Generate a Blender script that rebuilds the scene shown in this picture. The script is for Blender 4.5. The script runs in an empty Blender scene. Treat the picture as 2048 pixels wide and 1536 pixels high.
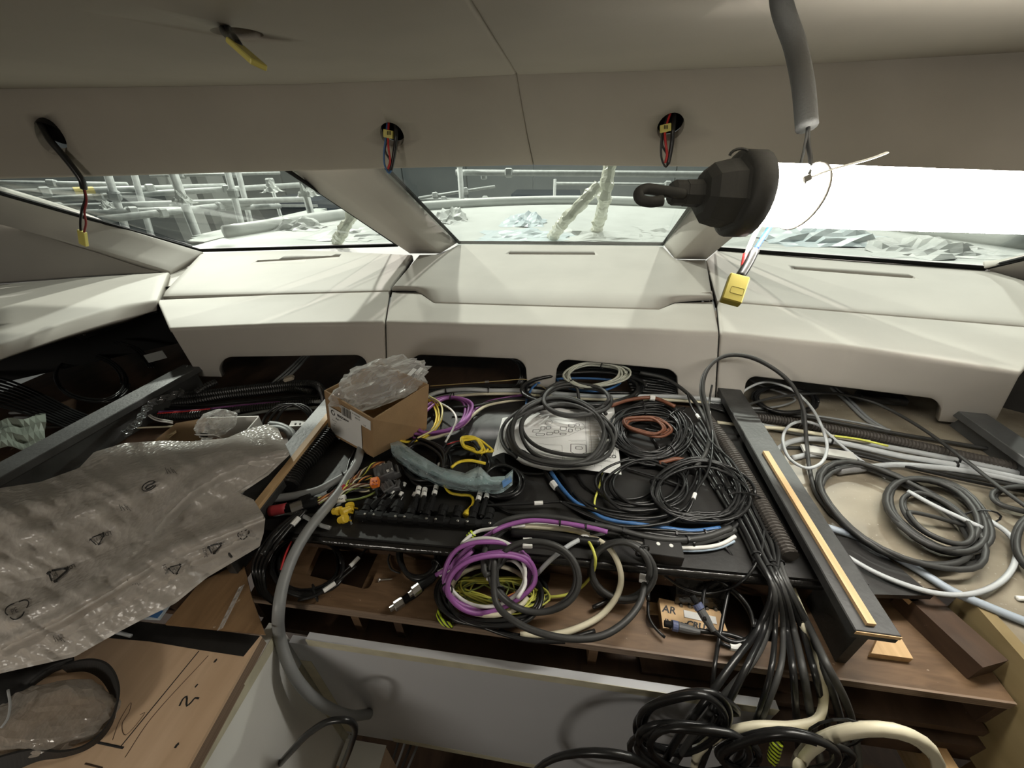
import bpy, bmesh, math, random
import numpy as np
from mathutils import Vector, Matrix, noise

random.seed(7)
SC = bpy.context.scene
COL = SC.collection

# ------------------------------------------------------------------ camera
FPX, PCX, PCY = 769.0, 1024.0, 768.0          # focal length and centre in pixels of the 2048x1536 frame
_F = np.array([115., -478., 769.]); _F /= np.linalg.norm(_F)
_R = np.array([6624., 353., -769.]); _R -= _R.dot(_F) * _F; _R /= np.linalg.norm(_R)
_U = np.cross(_R, _F)
if _U[1] > 0: _U = -_U
CM = np.array([_R, _F, _U])                    # camera (right, down, forward) -> world
EYE = np.array([0., 0., 1.5])
cam = bpy.data.cameras.new('camera'); camo = bpy.data.objects.new('camera', cam); COL.objects.link(camo)
cam.sensor_width = 36.0; cam.lens = FPX / 2048 * 36.0; cam.clip_start = 0.02; cam.clip_end = 200
m3 = Matrix([[CM[i][0], -CM[i][1], -CM[i][2]] for i in range(3)])
camo.matrix_world = Matrix.Translation(Vector(EYE)) @ m3.to_4x4()
SC.camera = camo

# ------------------------------------------------------------------ world, lamps, exposure
W = bpy.data.worlds.new('hangar_air'); SC.world = W; W.use_nodes = True
W.node_tree.nodes['Background'].inputs[0].default_value = (0.80, 0.86, 0.84, 1)
W.node_tree.nodes['Background'].inputs[1].default_value = 0.13
SC.view_settings.view_transform = 'Standard'; SC.view_settings.look = 'None'
SC.view_settings.gamma = 1; SC.view_settings.use_curve_mapping = False
SC.view_settings.exposure = 0.2
def area_light(name, loc, aim, sx, sy, power, col=(1, .96, .88)):
    l = bpy.data.lights.new(name, 'AREA'); l.shape = 'RECTANGLE'; l.size = sx; l.size_y = sy
    l.energy = power; l.color = col
    o = bpy.data.objects.new(name, l); COL.objects.link(o); o.location = loc
    o.rotation_euler = (Vector(aim) - Vector(loc)).to_track_quat('-Z', 'Y').to_euler()
    return o
# floodlights of the hangar roof, seen only by what they light through the windscreen
area_light('hangar_floodlight', (-5.0, 7.0, 7.6), (0, 1.4, 1.1), 0.32, 0.25, 640)
area_light('hangar_floodlight', (4.6, 7.4, 7.8), (0, 1.4, 1.1), 0.32, 0.25, 430)
area_light('hangar_floodlight', (-0.8, 8.2, 8.4), (0, 1.4, 1.1), 0.32, 0.25, 400)
area_light('hangar_floodlight', (7.5, 7.5, 5.6), (0, 1.4, 1.1), 0.32, 0.25, 130)
area_light('hangar_floodlight', (-7.5, 7.0, 5.8), (0, 1.4, 1.1), 0.32, 0.25, 420)
area_light('hangar_fill_light', (0.5, 9.5, 8.6), (0.3, 7.5, 0), 6, 3, 130, (.95, 1, .97))  # added soft fill that brightens the scaffold and foredeck outside
# cabin lamp of the saloon behind the camera
area_light('saloon_lamp', (-0.9, -1.2, 1.58), (-0.3, 0.4, 0.8), 0.35, 0.35, 8.5, (1, .93, .82))

# ------------------------------------------------------------------ pixel rays meet real surfaces
def ray(x, y):
    return CM @ np.array([(x - PCX) / FPX, (y - PCY) / FPX, 1.0])
def pz(x, y, h):
    d = ray(x, y); return EYE + d * ((h - EYE[2]) / d[2])
def py_(x, y, Y):
    d = ray(x, y); return EYE + d * (Y / d[1])
def px_(x, y, X):
    d = ray(x, y); return EYE + d * (X / d[0])
def pd(x, y, dist):
    return EYE + ray(x, y) * dist
def proj(p):
    q = CM.T @ (np.array(p) - EYE); return PCX + FPX * q[0] / q[2], PCY + FPX * q[1] / q[2]

# ------------------------------------------------------------------ materials
MATS = {}
def mat(name, col, rough=0.6, metal=0.0, spec=0.5, var=0.0, vscale=40, bump=0.0, bscale=200, col2=None, emit=None, alpha=None, coat=0.0):
    if name in MATS: return MATS[name]
    m = bpy.data.materials.new(name); m.use_nodes = True; MATS[name] = m
    nt = m.node_tree; b = nt.nodes['Principled BSDF']
    b.inputs['Base Color'].default_value = (*col, 1); b.inputs['Roughness'].default_value = rough
    b.inputs['Metallic'].default_value = metal; b.inputs['Specular IOR Level'].default_value = spec
    if coat: b.inputs['Coat Weight'].default_value = coat; b.inputs['Coat Roughness'].default_value = 0.15
    tc = nt.nodes.new('ShaderNodeTexCoord')
    if var or col2:
        n = nt.nodes.new('ShaderNodeTexNoise'); n.inputs['Scale'].default_value = vscale; n.inputs['Detail'].default_value = 5
        nt.links.new(tc.outputs['Object'], n.inputs['Vector'])
        r = nt.nodes.new('ShaderNodeValToRGB')
        r.color_ramp.elements[0].position = 0.32; r.color_ramp.elements[1].position = 0.68
        a = col2 if col2 else tuple(c * (1 - var) for c in col)
        bb = col if col2 else tuple(min(1, c * (1 + var)) for c in col)
        r.color_ramp.elements[0].color = (*a, 1); r.color_ramp.elements[1].color = (*bb, 1)
        nt.links.new(n.outputs['Fac'], r.inputs['Fac']); nt.links.new(r.outputs['Color'], b.inputs['Base Color'])
    if bump:
        n2 = nt.nodes.new('ShaderNodeTexNoise'); n2.inputs['Scale'].default_value = bscale; n2.inputs['Detail'].default_value = 3
        nt.links.new(tc.outputs['Object'], n2.inputs['Vector'])
        bp = nt.nodes.new('ShaderNodeBump'); bp.inputs['Strength'].default_value = bump; bp.inputs['Distance'].default_value = 0.002
        nt.links.new(n2.outputs['Fac'], bp.inputs['Height']); nt.links.new(bp.outputs['Normal'], b.inputs['Normal'])
    if emit:
        b.inputs['Emission Color'].default_value = (*col, 1); b.inputs['Emission Strength'].default_value = emit
    return m

def wood(name, c1, c2, scale=(4, 60, 60), rough=0.55, spec=0.4, specks=None):
    if name in MATS: return MATS[name]
    m = bpy.data.materials.new(name); m.use_nodes = True; MATS[name] = m
    nt = m.node_tree; b = nt.nodes['Principled BSDF']; b.inputs['Roughness'].default_value = rough
    b.inputs['Specular IOR Level'].default_value = spec
    tc = nt.nodes.new('ShaderNodeTexCoord'); mp = nt.nodes.new('ShaderNodeMapping'); mp.inputs['Scale'].default_value = scale
    nt.links.new(tc.outputs['Object'], mp.inputs['Vector'])
    n = nt.nodes.new('ShaderNodeTexNoise'); n.inputs['Scale'].default_value = 1.0; n.inputs['Detail'].default_value = 8
    n.inputs['Distortion'].default_value = 0.6
    nt.links.new(mp.outputs['Vector'], n.inputs['Vector'])
    r = nt.nodes.new('ShaderNodeValToRGB'); r.color_ramp.elements[0].position = 0.3; r.color_ramp.elements[1].position = 0.72
    r.color_ramp.elements[0].color = (*c1, 1); r.color_ramp.elements[1].color = (*c2, 1)
    nt.links.new(n.outputs['Fac'], r.inputs['Fac'])
    out = r.outputs['Color']
    if specks:
        n3 = nt.nodes.new('ShaderNodeTexNoise'); n3.inputs['Scale'].default_value = specks[1]; n3.inputs['Detail'].default_value = 6
        nt.links.new(tc.outputs['Object'], n3.inputs['Vector'])
        r3 = nt.nodes.new('ShaderNodeValToRGB'); r3.color_ramp.elements[0].position = specks[2]; r3.color_ramp.elements[1].position = specks[2] + 0.06
        nt.links.new(n3.outputs['Fac'], r3.inputs['Fac'])
        mx = nt.nodes.new('ShaderNodeMixRGB'); mx.inputs['Color2'].default_value = (*specks[0], 1)
        nt.links.new(r3.outputs['Color'], mx.inputs['Fac']); nt.links.new(out, mx.inputs['Color1']); out = mx.outputs['Color']
    nt.links.new(out, b.inputs['Base Color'])
    bp = nt.nodes.new('ShaderNodeBump'); bp.inputs['Strength'].default_value = 0.15; bp.inputs['Distance'].default_value = 0.001
    nt.links.new(n.outputs['Fac'], bp.inputs['Height']); nt.links.new(bp.outputs['Normal'], b.inputs['Normal'])
    return m

def film(name, tint, opacity=0.35, rough=0.12, bscale=60, bump=0.5, white=(.8, .82, .82), vor=False):
    """clear plastic film: see-through, glossy, faintly milky"""
    if name in MATS: return MATS[name]
    m = bpy.data.materials.new(name); m.use_nodes = True; MATS[name] = m
    nt = m.node_tree; nt.nodes.clear()
    out = nt.nodes.new('ShaderNodeOutputMaterial')
    tr = nt.nodes.new('ShaderNodeBsdfTransparent'); tr.inputs['Color'].default_value = (*tint, 1)
    pb = nt.nodes.new('ShaderNodeBsdfPrincipled'); pb.inputs['Base Color'].default_value = (*white, 1)
    pb.inputs['Roughness'].default_value = rough; pb.inputs['Specular IOR Level'].default_value = 0.8
    mx = nt.nodes.new('ShaderNodeMixShader')
    lw = nt.nodes.new('ShaderNodeLayerWeight'); lw.inputs['Blend'].default_value = 0.35
    ma = nt.nodes.new('ShaderNodeMath'); ma.operation = 'MULTIPLY_ADD'
    ma.inputs[1].default_value = 0.7; ma.inputs[2].default_value = opacity; ma.use_clamp = True
    nt.links.new(lw.outputs['Facing'], ma.inputs[0])
    nt.links.new(ma.outputs[0], mx.inputs[0]); nt.links.new(tr.outputs[0], mx.inputs[1]); nt.links.new(pb.outputs[0], mx.inputs[2])
    tc = nt.nodes.new('ShaderNodeTexCoord')
    n = nt.nodes.new('ShaderNodeTexVoronoi' if vor else 'ShaderNodeTexNoise'); n.inputs['Scale'].default_value = bscale
    nt.links.new(tc.outputs['Object'], n.inputs['Vector'])
    bp = nt.nodes.new('ShaderNodeBump'); bp.inputs['Strength'].default_value = bump; bp.inputs['Distance'].default_value = 0.004
    nt.links.new(n.outputs[0], bp.inputs['Height'])
    nt.links.new(bp.outputs['Normal'], pb.inputs['Normal']); nt.links.new(bp.outputs['Normal'], lw.inputs['Normal'])
    nt.links.new(mx.outputs[0], out.inputs['Surface'])
    return m

M_LEATHER = mat('beige_upholstery', (.45, .425, .385), 0.55, spec=.35, var=.05, vscale=6, bump=.12, bscale=900)
M_LINER = mat('headliner_cloth', (.39, .36, .31), 0.8, spec=.2, var=.04, vscale=5, bump=.15, bscale=1200)
M_BLACKWOOD = mat('black_painted_board', (.021, .020, .019), 0.42, spec=.45, var=.35, vscale=14, bump=.2, bscale=90)
M_BLACKEDGE = mat('black_glossy_resin', (.012, .011, .010), 0.18, spec=.6, bump=.8, bscale=60)
M_BEAM = mat('grey_black_paint', (.040, .040, .039), 0.45, spec=.4, var=.3, vscale=30, bump=.25, bscale=150)
M_BEAMGREY = mat('dark_grey_paint', (.075, .077, .076), 0.45, spec=.4, var=.2, vscale=20, bump=.2, bscale=150)
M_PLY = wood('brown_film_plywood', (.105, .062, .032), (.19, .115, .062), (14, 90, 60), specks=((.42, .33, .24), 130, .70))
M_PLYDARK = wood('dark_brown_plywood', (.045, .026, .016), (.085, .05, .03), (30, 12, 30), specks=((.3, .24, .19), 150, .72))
M_PLYEDGE = wood('plywood_edge', (.16, .11, .075), (.34, .25, .18), (3, 3, 420))
M_PINE = wood('pine_wood', (.52, .33, .16), (.72, .50, .27), (60, 5, 60))
M_BIRCH = wood('birch_plywood', (.60, .42, .27), (.72, .53, .36), (40, 5, 40), specks=((.10, .06, .03), 75, .76))
M_LAMINATE = mat('pale_grey_laminate', (.50, .51, .53), 0.5, spec=.35, var=.03, vscale=4)
M_WHITE = mat('white_laminate', (.74, .74, .70), 0.5, spec=.3, var=.03, vscale=6)
M_TAPE = mat('masking_tape', (.52, .49, .36), 0.6, var=.12, vscale=30)
M_GASKET = mat('black_rubber', (.008, .008, .008), 0.7, spec=.2)
M_KRAFT = mat('brown_cardboard', (.36, .235, .125), 0.8, spec=.2, var=.07, vscale=25, bump=.1, bscale=300)
M_KRAFTIN = mat('cardboard_inside', (.46, .33, .20), 0.85, spec=.2, var=.06, vscale=25)
M_PAPER = mat('white_paper', (.78, .78, .76), 0.7, spec=.2, var=.02, vscale=20)
M_INK = mat('black_ink', (.02, .02, .02), 0.6)
M_GREYINK = mat('grey_ink', (.30, .30, .29), 0.7)
M_TAG = mat('white_tag', (.80, .80, .77), 0.5)
M_STEEL = mat('steel_metal', (.62, .60, .57), 0.3, metal=1.0)
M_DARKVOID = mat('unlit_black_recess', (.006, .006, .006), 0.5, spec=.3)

def glass_mat():
    m = bpy.data.materials.new('window_glass'); m.use_nodes = True; nt = m.node_tree; nt.nodes.clear()
    o = nt.nodes.new('ShaderNodeOutputMaterial'); t = nt.nodes.new('ShaderNodeBsdfTransparent'); t.inputs['Color'].default_value = (.93, .97, .95, 1)
    g = nt.nodes.new('ShaderNodeBsdfGlossy'); g.inputs['Roughness'].default_value = 0.02
    lw = nt.nodes.new('ShaderNodeLayerWeight'); lw.inputs['Blend'].default_value = .5; x = nt.nodes.new('ShaderNodeMixShader')
    pw = nt.nodes.new('ShaderNodeMath'); pw.operation = 'POWER'; pw.inputs[1].default_value = 4.0; nt.links.new(lw.outputs['Facing'], pw.inputs[0])
    ma = nt.nodes.new('ShaderNodeMath'); ma.operation = 'MULTIPLY_ADD'; ma.inputs[1].default_value = .5; ma.inputs[2].default_value = .02; nt.links.new(pw.outputs[0], ma.inputs[0])
    nt.links.new(ma.outputs[0], x.inputs[0]); nt.links.new(t.outputs[0], x.inputs[1]); nt.links.new(g.outputs[0], x.inputs[2])
    nt.links.new(x.outputs[0], o.inputs[0]); return m
M_GLASS = glass_mat()

# ------------------------------------------------------------------ object helpers
def tag(o, label=None, cat=None, group=None, kind=None):
    if label: o['label'] = label
    if cat: o['category'] = cat
    if group: o['group'] = group
    if kind: o['kind'] = kind
    return o
def thing(name, label, cat, loc=(0, 0, 0), group=None, kind=None):
    o = bpy.data.objects.new(name, None); COL.objects.link(o); o.location = Vector(loc); o.empty_display_size = .02
    return tag(o, label, cat, group, kind)
def build(name, verts, faces, m, parent=None, smooth=False, mats=None, fmat=None, **kw):
    """verts in world space -> one mesh object with its origin at its own base"""
    v = np.array(verts, dtype=float).reshape(-1, 3)
    o0 = np.array([v[:, 0].mean(), v[:, 1].mean(), v[:, 2].min()])
    me = bpy.data.meshes.new(name); me.from_pydata((v - o0).tolist(), [], [list(f) for f in faces])
    for q in (mats or [m]): me.materials.append(q)
    if fmat is not None: me.polygons.foreach_set('material_index', fmat)
    if smooth: me.polygons.foreach_set('use_smooth', [True] * len(me.polygons))
    me.update()
    o = bpy.data.objects.new(name, me); COL.objects.link(o); o.location = o0
    if parent is not None:
        o.parent = parent; o.location = Vector(o0) - world_loc(parent)
    return tag(o, kw.get('label'), kw.get('cat'), kw.get('group'), kw.get('kind'))
def world_loc(o):
    l = Vector((0, 0, 0))
    while o is not None: l = l + Vector(o.location); o = o.parent
    return l
def fix_normals(o):
    bm = bmesh.new(); bm.from_mesh(o.data); bmesh.ops.recalc_face_normals(bm, faces=bm.faces); bm.to_mesh(o.data); bm.free(); return o
def merge(parts):
    V, Fc, n = [], [], 0
    for v, f in parts:
        V += [list(p) for p in v]; Fc += [[i + n for i in q] for q in f]; n = len(V)
    return V, Fc
def frame(ax, up=(0, 0, 1)):
    ax = np.array(ax, float); ax /= np.linalg.norm(ax); up = np.array(up, float)
    s = np.cross(ax, up)
    if np.linalg.norm(s) < 1e-6: s = np.cross(ax, (0, 1, 0))
    s /= np.linalg.norm(s); return ax, s, np.cross(s, ax)
def boxg(c, ax, sx, up, sy, sz, bev=0.0):
    """box centred c, lengths sx along ax, sy sideways, sz along up; optional chamfer"""
    a, s, u = frame(ax, up); c = np.array(c, float)
    if bev <= 0:
        V = [c + a * i * sx / 2 + s * j * sy / 2 + u * k * sz / 2 for i in (-1, 1) for j in (-1, 1) for k in (-1, 1)]
        return V, [(0, 1, 3, 2), (4, 6, 7, 5), (0, 4, 5, 1), (2, 3, 7, 6), (0, 2, 6, 4), (1, 5, 7, 3)]
    V, idx = [], {}
    for i in (-1, 1):
        for j in (-1, 1):
            for k in (-1, 1):
                for ax_i in range(3):
                    h = [sx / 2, sy / 2, sz / 2]; e = [h[q] - (bev if q != ax_i else 0) for q in range(3)]
                    idx[(i, j, k, ax_i)] = len(V); V.append(c + a * i * e[0] + s * j * e[1] + u * k * e[2])
    Fc = []
    I = lambda i, j, k, q: idx[(i, j, k, q)]
    for i in (-1, 1):
        Fc.append((I(i, -1, -1, 0), I(i, 1, -1, 0), I(i, 1, 1, 0), I(i, -1, 1, 0)))
        Fc.append((I(-1, i, -1, 1), I(1, i, -1, 1), I(1, i, 1, 1), I(-1, i, 1, 1)))
        Fc.append((I(-1, -1, i, 2), I(1, -1, i, 2), I(1, 1, i, 2), I(-1, 1, i, 2)))
    for i in (-1, 1):
        for j in (-1, 1):
            Fc.append((I(i, j, -1, 0), I(i, j, 1, 0), I(i, j, 1, 1), I(i, j, -1, 1)))
            Fc.append((I(i, -1, j, 0), I(i, 1, j, 0), I(i, 1, j, 2), I(i, -1, j, 2)))
            Fc.append((I(-1, i, j, 1), I(1, i, j, 1), I(1, i, j, 2), I(-1, i, j, 2)))
            for k in (-1, 1): Fc.append((I(i, j, k, 0), I(i, j, k, 1), I(i, j, k, 2)))
    return V, Fc
def box(name, c, size, m, parent=None, ax=(1, 0, 0), up=(0, 0, 1), bev=0.0, **kw):
    v, f = boxg(c, ax, size[0], up, size[1], size[2], bev)
    return fix_normals(build(name, v, f, m, parent, **kw))
def prism(poly, z0, z1):
    n = len(poly); V = [(*p[:2], z0) for p in poly] + [(*p[:2], z1) for p in poly]
    F_ = [tuple(range(n - 1, -1, -1)), tuple(range(n, 2 * n))] + [(i, (i + 1) % n, n + (i + 1) % n, n + i) for i in range(n)]
    return V, F_
def extrude(poly, off):
    """closed 3D polygon pushed along the vector off"""
    n = len(poly); off = np.array(off); V = [np.array(p, float) for p in poly] + [np.array(p, float) + off for p in poly]
    F_ = [tuple(range(n - 1, -1, -1)), tuple(range(n, 2 * n))] + [(i, (i + 1) % n, n + (i + 1) % n, n + i) for i in range(n)]
    return V, F_
def lerp_line(pts, n):
    """resample a polyline to n points, evenly by length"""
    p = np.array(pts, float); d = np.r_[0, np.cumsum(np.linalg.norm(np.diff(p, axis=0), axis=1))]
    t = np.linspace(0, d[-1], n); return np.stack([np.interp(t, d, p[:, k]) for k in range(p.shape[1])], 1)
def catmull(pts, step, closed=False):
    p = np.array(pts, float); n = len(p); out = []
    if n == 2:
        k = max(2, int(np.linalg.norm(p[1] - p[0]) / step)); return np.array([p[0] + (p[1] - p[0]) * i / k for i in range(k + 1)])
    segs = n if closed else n - 1
    for i in range(segs):
        p1, p2 = p[i % n], p[(i + 1) % n]
        p0 = p[(i - 1) % n] if (closed or i > 0) else 2 * p1 - p2
        p3 = p[(i + 2) % n] if (closed or i + 2 < n) else 2 * p2 - p1
        a = max(np.linalg.norm(p1 - p0), 1e-6) ** .5; b = max(np.linalg.norm(p2 - p1), 1e-6) ** .5; c = max(np.linalg.norm(p3 - p2), 1e-6) ** .5
        m1 = (p1 - p0) / a - (p2 - p0) / (a + b) + (p2 - p1) / b; m2 = (p2 - p1) / b - (p3 - p1) / (b + c) + (p3 - p2) / c
        m1 *= b; m2 *= b
        k = max(2, int(np.linalg.norm(p2 - p1) / step))
        for j in range(k):
            t = j / k; t2, t3 = t * t, t * t * t
            out.append((2 * t3 - 3 * t2 + 1) * p1 + (t3 - 2 * t2 + t) * m1 + (-2 * t3 + 3 * t2) * p2 + (t3 - t2) * m2)
    if not closed: out.append(p[-1])
    return np.array(out)
def tubeg(path, r, sides=7, closed=False, cap=True, flat=1.0):
    P = np.array(path, float); n = len(P); rr = np.full(n, r) if np.isscalar(r) else np.array(r, float)
    T = np.gradient(P, axis=0) if not closed else np.roll(P, -1, 0) - np.roll(P, 1, 0)
    T /= np.maximum(np.linalg.norm(T, axis=1, keepdims=True), 1e-9)
    a, s, u = frame(T[0]); N = s; V = []
    for i in range(n):
        N = N - T[i] * N.dot(T[i]); N /= max(np.linalg.norm(N), 1e-9); B = np.cross(T[i], N)
        for k in range(sides):
            q = 2 * math.pi * k / sides; V.append(P[i] + rr[i] * (math.cos(q) * N + flat * math.sin(q) * B))
    F_ = []
    for i in range(n if closed else n - 1):
        j = (i + 1) % n
        for k in range(sides):
            F_.append((i * sides + k, i * sides + (k + 1) % sides, j * sides + (k + 1) % sides, j * sides + k))
    if cap and not closed: F_ += [tuple(range(sides - 1, -1, -1)), tuple(range((n - 1) * sides, n * sides))]
    return V, F_
def lathe_axis(p0, axis, prof, sides=20):
    """prof = [(distance along axis, radius)...]"""
    a, s, u = frame(axis); p0 = np.array(p0, float); V, F_ = [], []
    for d, r in prof:
        for k in range(sides):
            q = 2 * math.pi * k / sides; V.append(p0 + a * d + r * (math.cos(q) * s + math.sin(q) * u))
    for i in range(len(prof) - 1):
        for k in range(sides): F_.append((i * sides + k, i * sides + (k + 1) % sides, (i + 1) * sides + (k + 1) % sides, (i + 1) * sides + k))
    F_ += [tuple(range(sides - 1, -1, -1)), tuple(range((len(prof) - 1) * sides, len(prof) * sides))]
    return V, F_
def grid_faces(nr, nc):
    return [(i * nc + j, i * nc + j + 1, (i + 1) * nc + j + 1, (i + 1) * nc + j) for i in range(nr - 1) for j in range(nc - 1)]
def grid_normals(G):
    du = np.gradient(G, axis=1); dv = np.gradient(G, axis=0); n = np.cross(du, dv)
    return n / np.maximum(np.linalg.norm(n, axis=2, keepdims=True), 1e-9)
def padded(name, rows, m, parent, thick=.025, r=.006, face=(0, -1, 1), **kw):
    """upholstered panel: a grid skin with rounded edges and a closed back; face = where the outside looks"""
    G = np.array(rows, float); N = grid_normals(G)
    if (N.reshape(-1, 3) @ np.array(face, float)).mean() < 0: N = -N
    def ring(a, out, drop):
        H = G - N * drop if False else G.copy()
        return H
    nr, nc = G.shape[:2]
    # widen the grid by two border rows/cols that round over
    def pad(A):
        return np.pad(A, ((2, 2), (2, 2), (0, 0)), mode='edge')
    P, Q = pad(G), pad(N)
    du0 = G[:, 0] - G[:, 1]; du0 /= np.linalg.norm(du0, axis=1, keepdims=True)
    du1 = G[:, -1] - G[:, -2]; du1 /= np.linalg.norm(du1, axis=1, keepdims=True)
    dv0 = G[0] - G[1]; dv0 /= np.linalg.norm(dv0, axis=1, keepdims=True)
    dv1 = G[-1] - G[-2]; dv1 /= np.linalg.norm(dv1, axis=1, keepdims=True)
    e = lambda A: np.pad(A, ((2, 2), (0, 0)), mode='edge')
    for k, (o_, d_) in enumerate(((.7, .3), (1.0, 1.0))):
        P[:, 1 - k] += e(du0) * r * o_; P[:, nc + 2 + k] += e(du1) * r * o_
        P[1 - k, :] += e(dv0) * r * o_; P[nr + 2 + k, :] += e(dv1) * r * o_
    D = np.zeros(P.shape[:2])
    for k, d_ in ((1, .3), (0, 1.0)):
        D[:, k] = np.maximum(D[:, k], d_ * r); D[:, -1 - k] = np.maximum(D[:, -1 - k], d_ * r)
        D[k, :] = np.maximum(D[k, :], d_ * r); D[-1 - k, :] = np.maximum(D[-1 - k, :], d_ * r)
    P = P - Q * D[..., None]
    a, b = P.shape[:2]; V = P.reshape(-1, 3).tolist() + (P - Q * thick).reshape(-1, 3).tolist()
    F1 = grid_faces(a, b); F2 = [tuple(i + a * b for i in reversed(f)) for f in F1]; F3 = []; o = a * b
    for j in range(b - 1): F3 += [(j + 1, j, j + o, j + 1 + o), ((a - 1) * b + j, (a - 1) * b + j + 1, (a - 1) * b + j + 1 + o, (a - 1) * b + j + o)]
    for i in range(a - 1): F3 += [(i * b, (i + 1) * b, (i + 1) * b + o, i * b + o), ((i + 1) * b + b - 1, i * b + b - 1, i * b + b - 1 + o, (i + 1) * b + b - 1 + o)]
    ob = fix_normals(build(name, V, F1 + F2 + F3, m, parent, smooth=True, **kw))
    return ob
def cut_holes(o, cyls):
    """real holes: boolean difference with solid cylinders"""
    dg = bpy.context.evaluated_depsgraph_get(); tmp = []
    for v, f in cyls:
        c = fix_normals(build('cutter', v, f, M_GASKET)); tmp.append(c)
        md = o.modifiers.new('cut', 'BOOLEAN'); md.operation = 'DIFFERENCE'; md.object = c; md.solver = 'EXACT'
    bpy.context.view_layer.update(); dg = bpy.context.evaluated_depsgraph_get()
    me = bpy.data.meshes.new_from_object(o.evaluated_get(dg)); o.modifiers.clear(); o.data = me
    for c in tmp: bpy.data.objects.remove(c)
def text_on(s, size, org, xdir, up, m, parent, name='printed_text', shear=0, lift=.0004, bold=0.0, **kw):
    """flat lettering laid on a surface: org = left end of the baseline"""
    cu = bpy.data.curves.new('t', 'FONT'); cu.body = s; cu.size = size; cu.shear = shear; cu.offset = bold
    cu.resolution_u = 2
    to = bpy.data.objects.new('t', cu); COL.objects.link(to); bpy.context.view_layer.update()
    me = bpy.data.meshes.new_from_object(to.evaluated_get(bpy.context.evaluated_depsgraph_get()))
    bpy.data.objects.remove(to)
    x = np.array(xdir, float); x /= np.linalg.norm(x); u = np.array(up, float); u = u - x * u.dot(x); u /= np.linalg.norm(u); n = np.cross(x, u)
    V = [np.array(org) + x * v.co.x + u * v.co.y + n * lift for v in me.vertices]; F_ = [tuple(p.vertices) for p in me.polygons]
    if not V: return None
    return build(name, V, F_, m, parent, **kw)

# ------------------------------------------------------------------ setting: headliner
def struct(name, label=None):
    return thing(name, label, None, kind='structure')
ceil = struct('ceiling', 'beige cloth headliner in padded panels with cut-out lamp holes')
ZC, ZH = 1.635, 1.455
CR = [(-1500, 215), (-700, 190), (0, 178), (300, 174), (600, 169), (800, 162), (1035, 150), (1300, 143), (1600, 130), (2048, 105), (2700, 60), (3400, 10)]
crease = [pz(x, y, ZC) for x, y in CR if -100 < x < 2100]
crease = [np.array([-2.2, .60, ZC]), np.array([-1.8, .83, ZC])] + crease + [np.array([1.5, .80, ZC]), np.array([2.0, .52, ZC])]
hb = [np.array([-2.2, .52, 1.44]), np.array([-1.85, .74, 1.447])] + [py_(x, y, Y) for x, y, Y in ((0, 352, .954), (300, 346, 1.06), (545, 340, 1.14), (800, 334, 1.21), (1068, 329, 1.25), (1400, 331, 1.20), (1600, 333, 1.14), (2048, 342, .97))] + [np.array([1.6, .66, 1.44]), np.array([2.05, .35, 1.435])]
SEAM = 1035
def seamx_split(line, xs):
    l = [p for p in line if p[0] < xs[0] - .02]; r = [p for p in line if p[0] > xs[0] + .02]
    return l + [xs], [xs] + r
c_l, c_r = seamx_split(crease, pz(1033, 150, ZC)); h_l, h_r = seamx_split(hb, py_(1066, 328.5, 1.25))
gap = np.array([.0035, 0, 0])
NCOL = 26
PANELS = {}
for side, cc, hh, sg in (('l', c_l, h_l, -1), ('r', c_r, h_r, 1)):
    a, b = lerp_line(cc, NCOL), lerp_line(hh, NCOL); e = -1 if sg < 0 else 0
    a = a + np.array([.0065 * sg, 0, 0]); b = b + np.array([.0065 * sg, 0, 0])
    rows = []
    for t in np.linspace(0, 1, 6):
        bulge = math.sin(t * math.pi) * .008
        rows.append(a * (1 - t) + b * t + np.array([0, bulge * .6, bulge * .8]) * -1)
    PANELS['h' + side] = padded('header_panel', rows, M_LINER, ceil, thick=.02, r=.007, face=(0, -1, -1))
    back = []
    for t in np.linspace(0, 1, 14):
        q = a.copy() + np.array([0, -.006, 0]); d = t * 2.6
        q[:, 1] -= d; q[:, 2] += .004 * 0
        q[:, 0] += (0.018 * d) * (1 if True else 0)
        back.append(q)
    PANELS['c' + side] = padded('ceiling_panel', back, M_LINER, ceil, thick=.02, r=.007, face=(0, 0, -1))
HOLES = []
def lamp_hole(px, py, panel, rad, point, nrm):
    nrm = np.array(nrm, float); nrm /= np.linalg.norm(nrm)
    cut_holes(PANELS[panel], [lathe_axis(point - nrm * .05, nrm, [(0, rad), (.10, rad)], 28)])
    v, f = lathe_axis(point + nrm * .010, nrm, [(0, rad * 1.02), (.07, rad * 1.02), (.071, rad * .3)], 28)
    f = f[:-2] + [f[-1]]
    build('hole_lining', v, f, M_DARKVOID, ceil, smooth=True)
    return point
hn = np.cross(np.array([1, 0, 0]), np.array([0, .16, -.18])); hn = hn if hn[2] > 0 else -hn
def on_header(x, y):
    i = int(np.argmin([abs(proj(p)[0] - x) for p in hb])); best = None
    for Y in np.linspace(.6, 1.4, 400):
        p = py_(x, y, Y)
        ca = np.interp(p[0], [q[0] for q in crease], [q[1] for q in crease]); ha = np.interp(p[0], [q[0] for q in hb], [q[1] for q in hb]); hz = np.interp(p[0], [q[0] for q in hb], [q[2] for q in hb])
        t = (p[1] - ca) / max(ha - ca, 1e-6); zz = ZC + (hz - ZC) * t
        e = abs(zz - p[2])
        if best is None or e < best[0]: best = (e, p)
    return best[1]
H1 = lamp_hole(475, 66, 'cl', .031, pz(475, 66, ZC), (0, 0, 1))
H2 = lamp_hole(785, 266, 'hl', .031, on_header(785, 266), hn)
H3 = lamp_hole(1341, 250, 'hr', .031, on_header(1341, 250), hn)
H4 = lamp_hole(103, 273, 'hl', .031, on_header(103, 273), hn)
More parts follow.
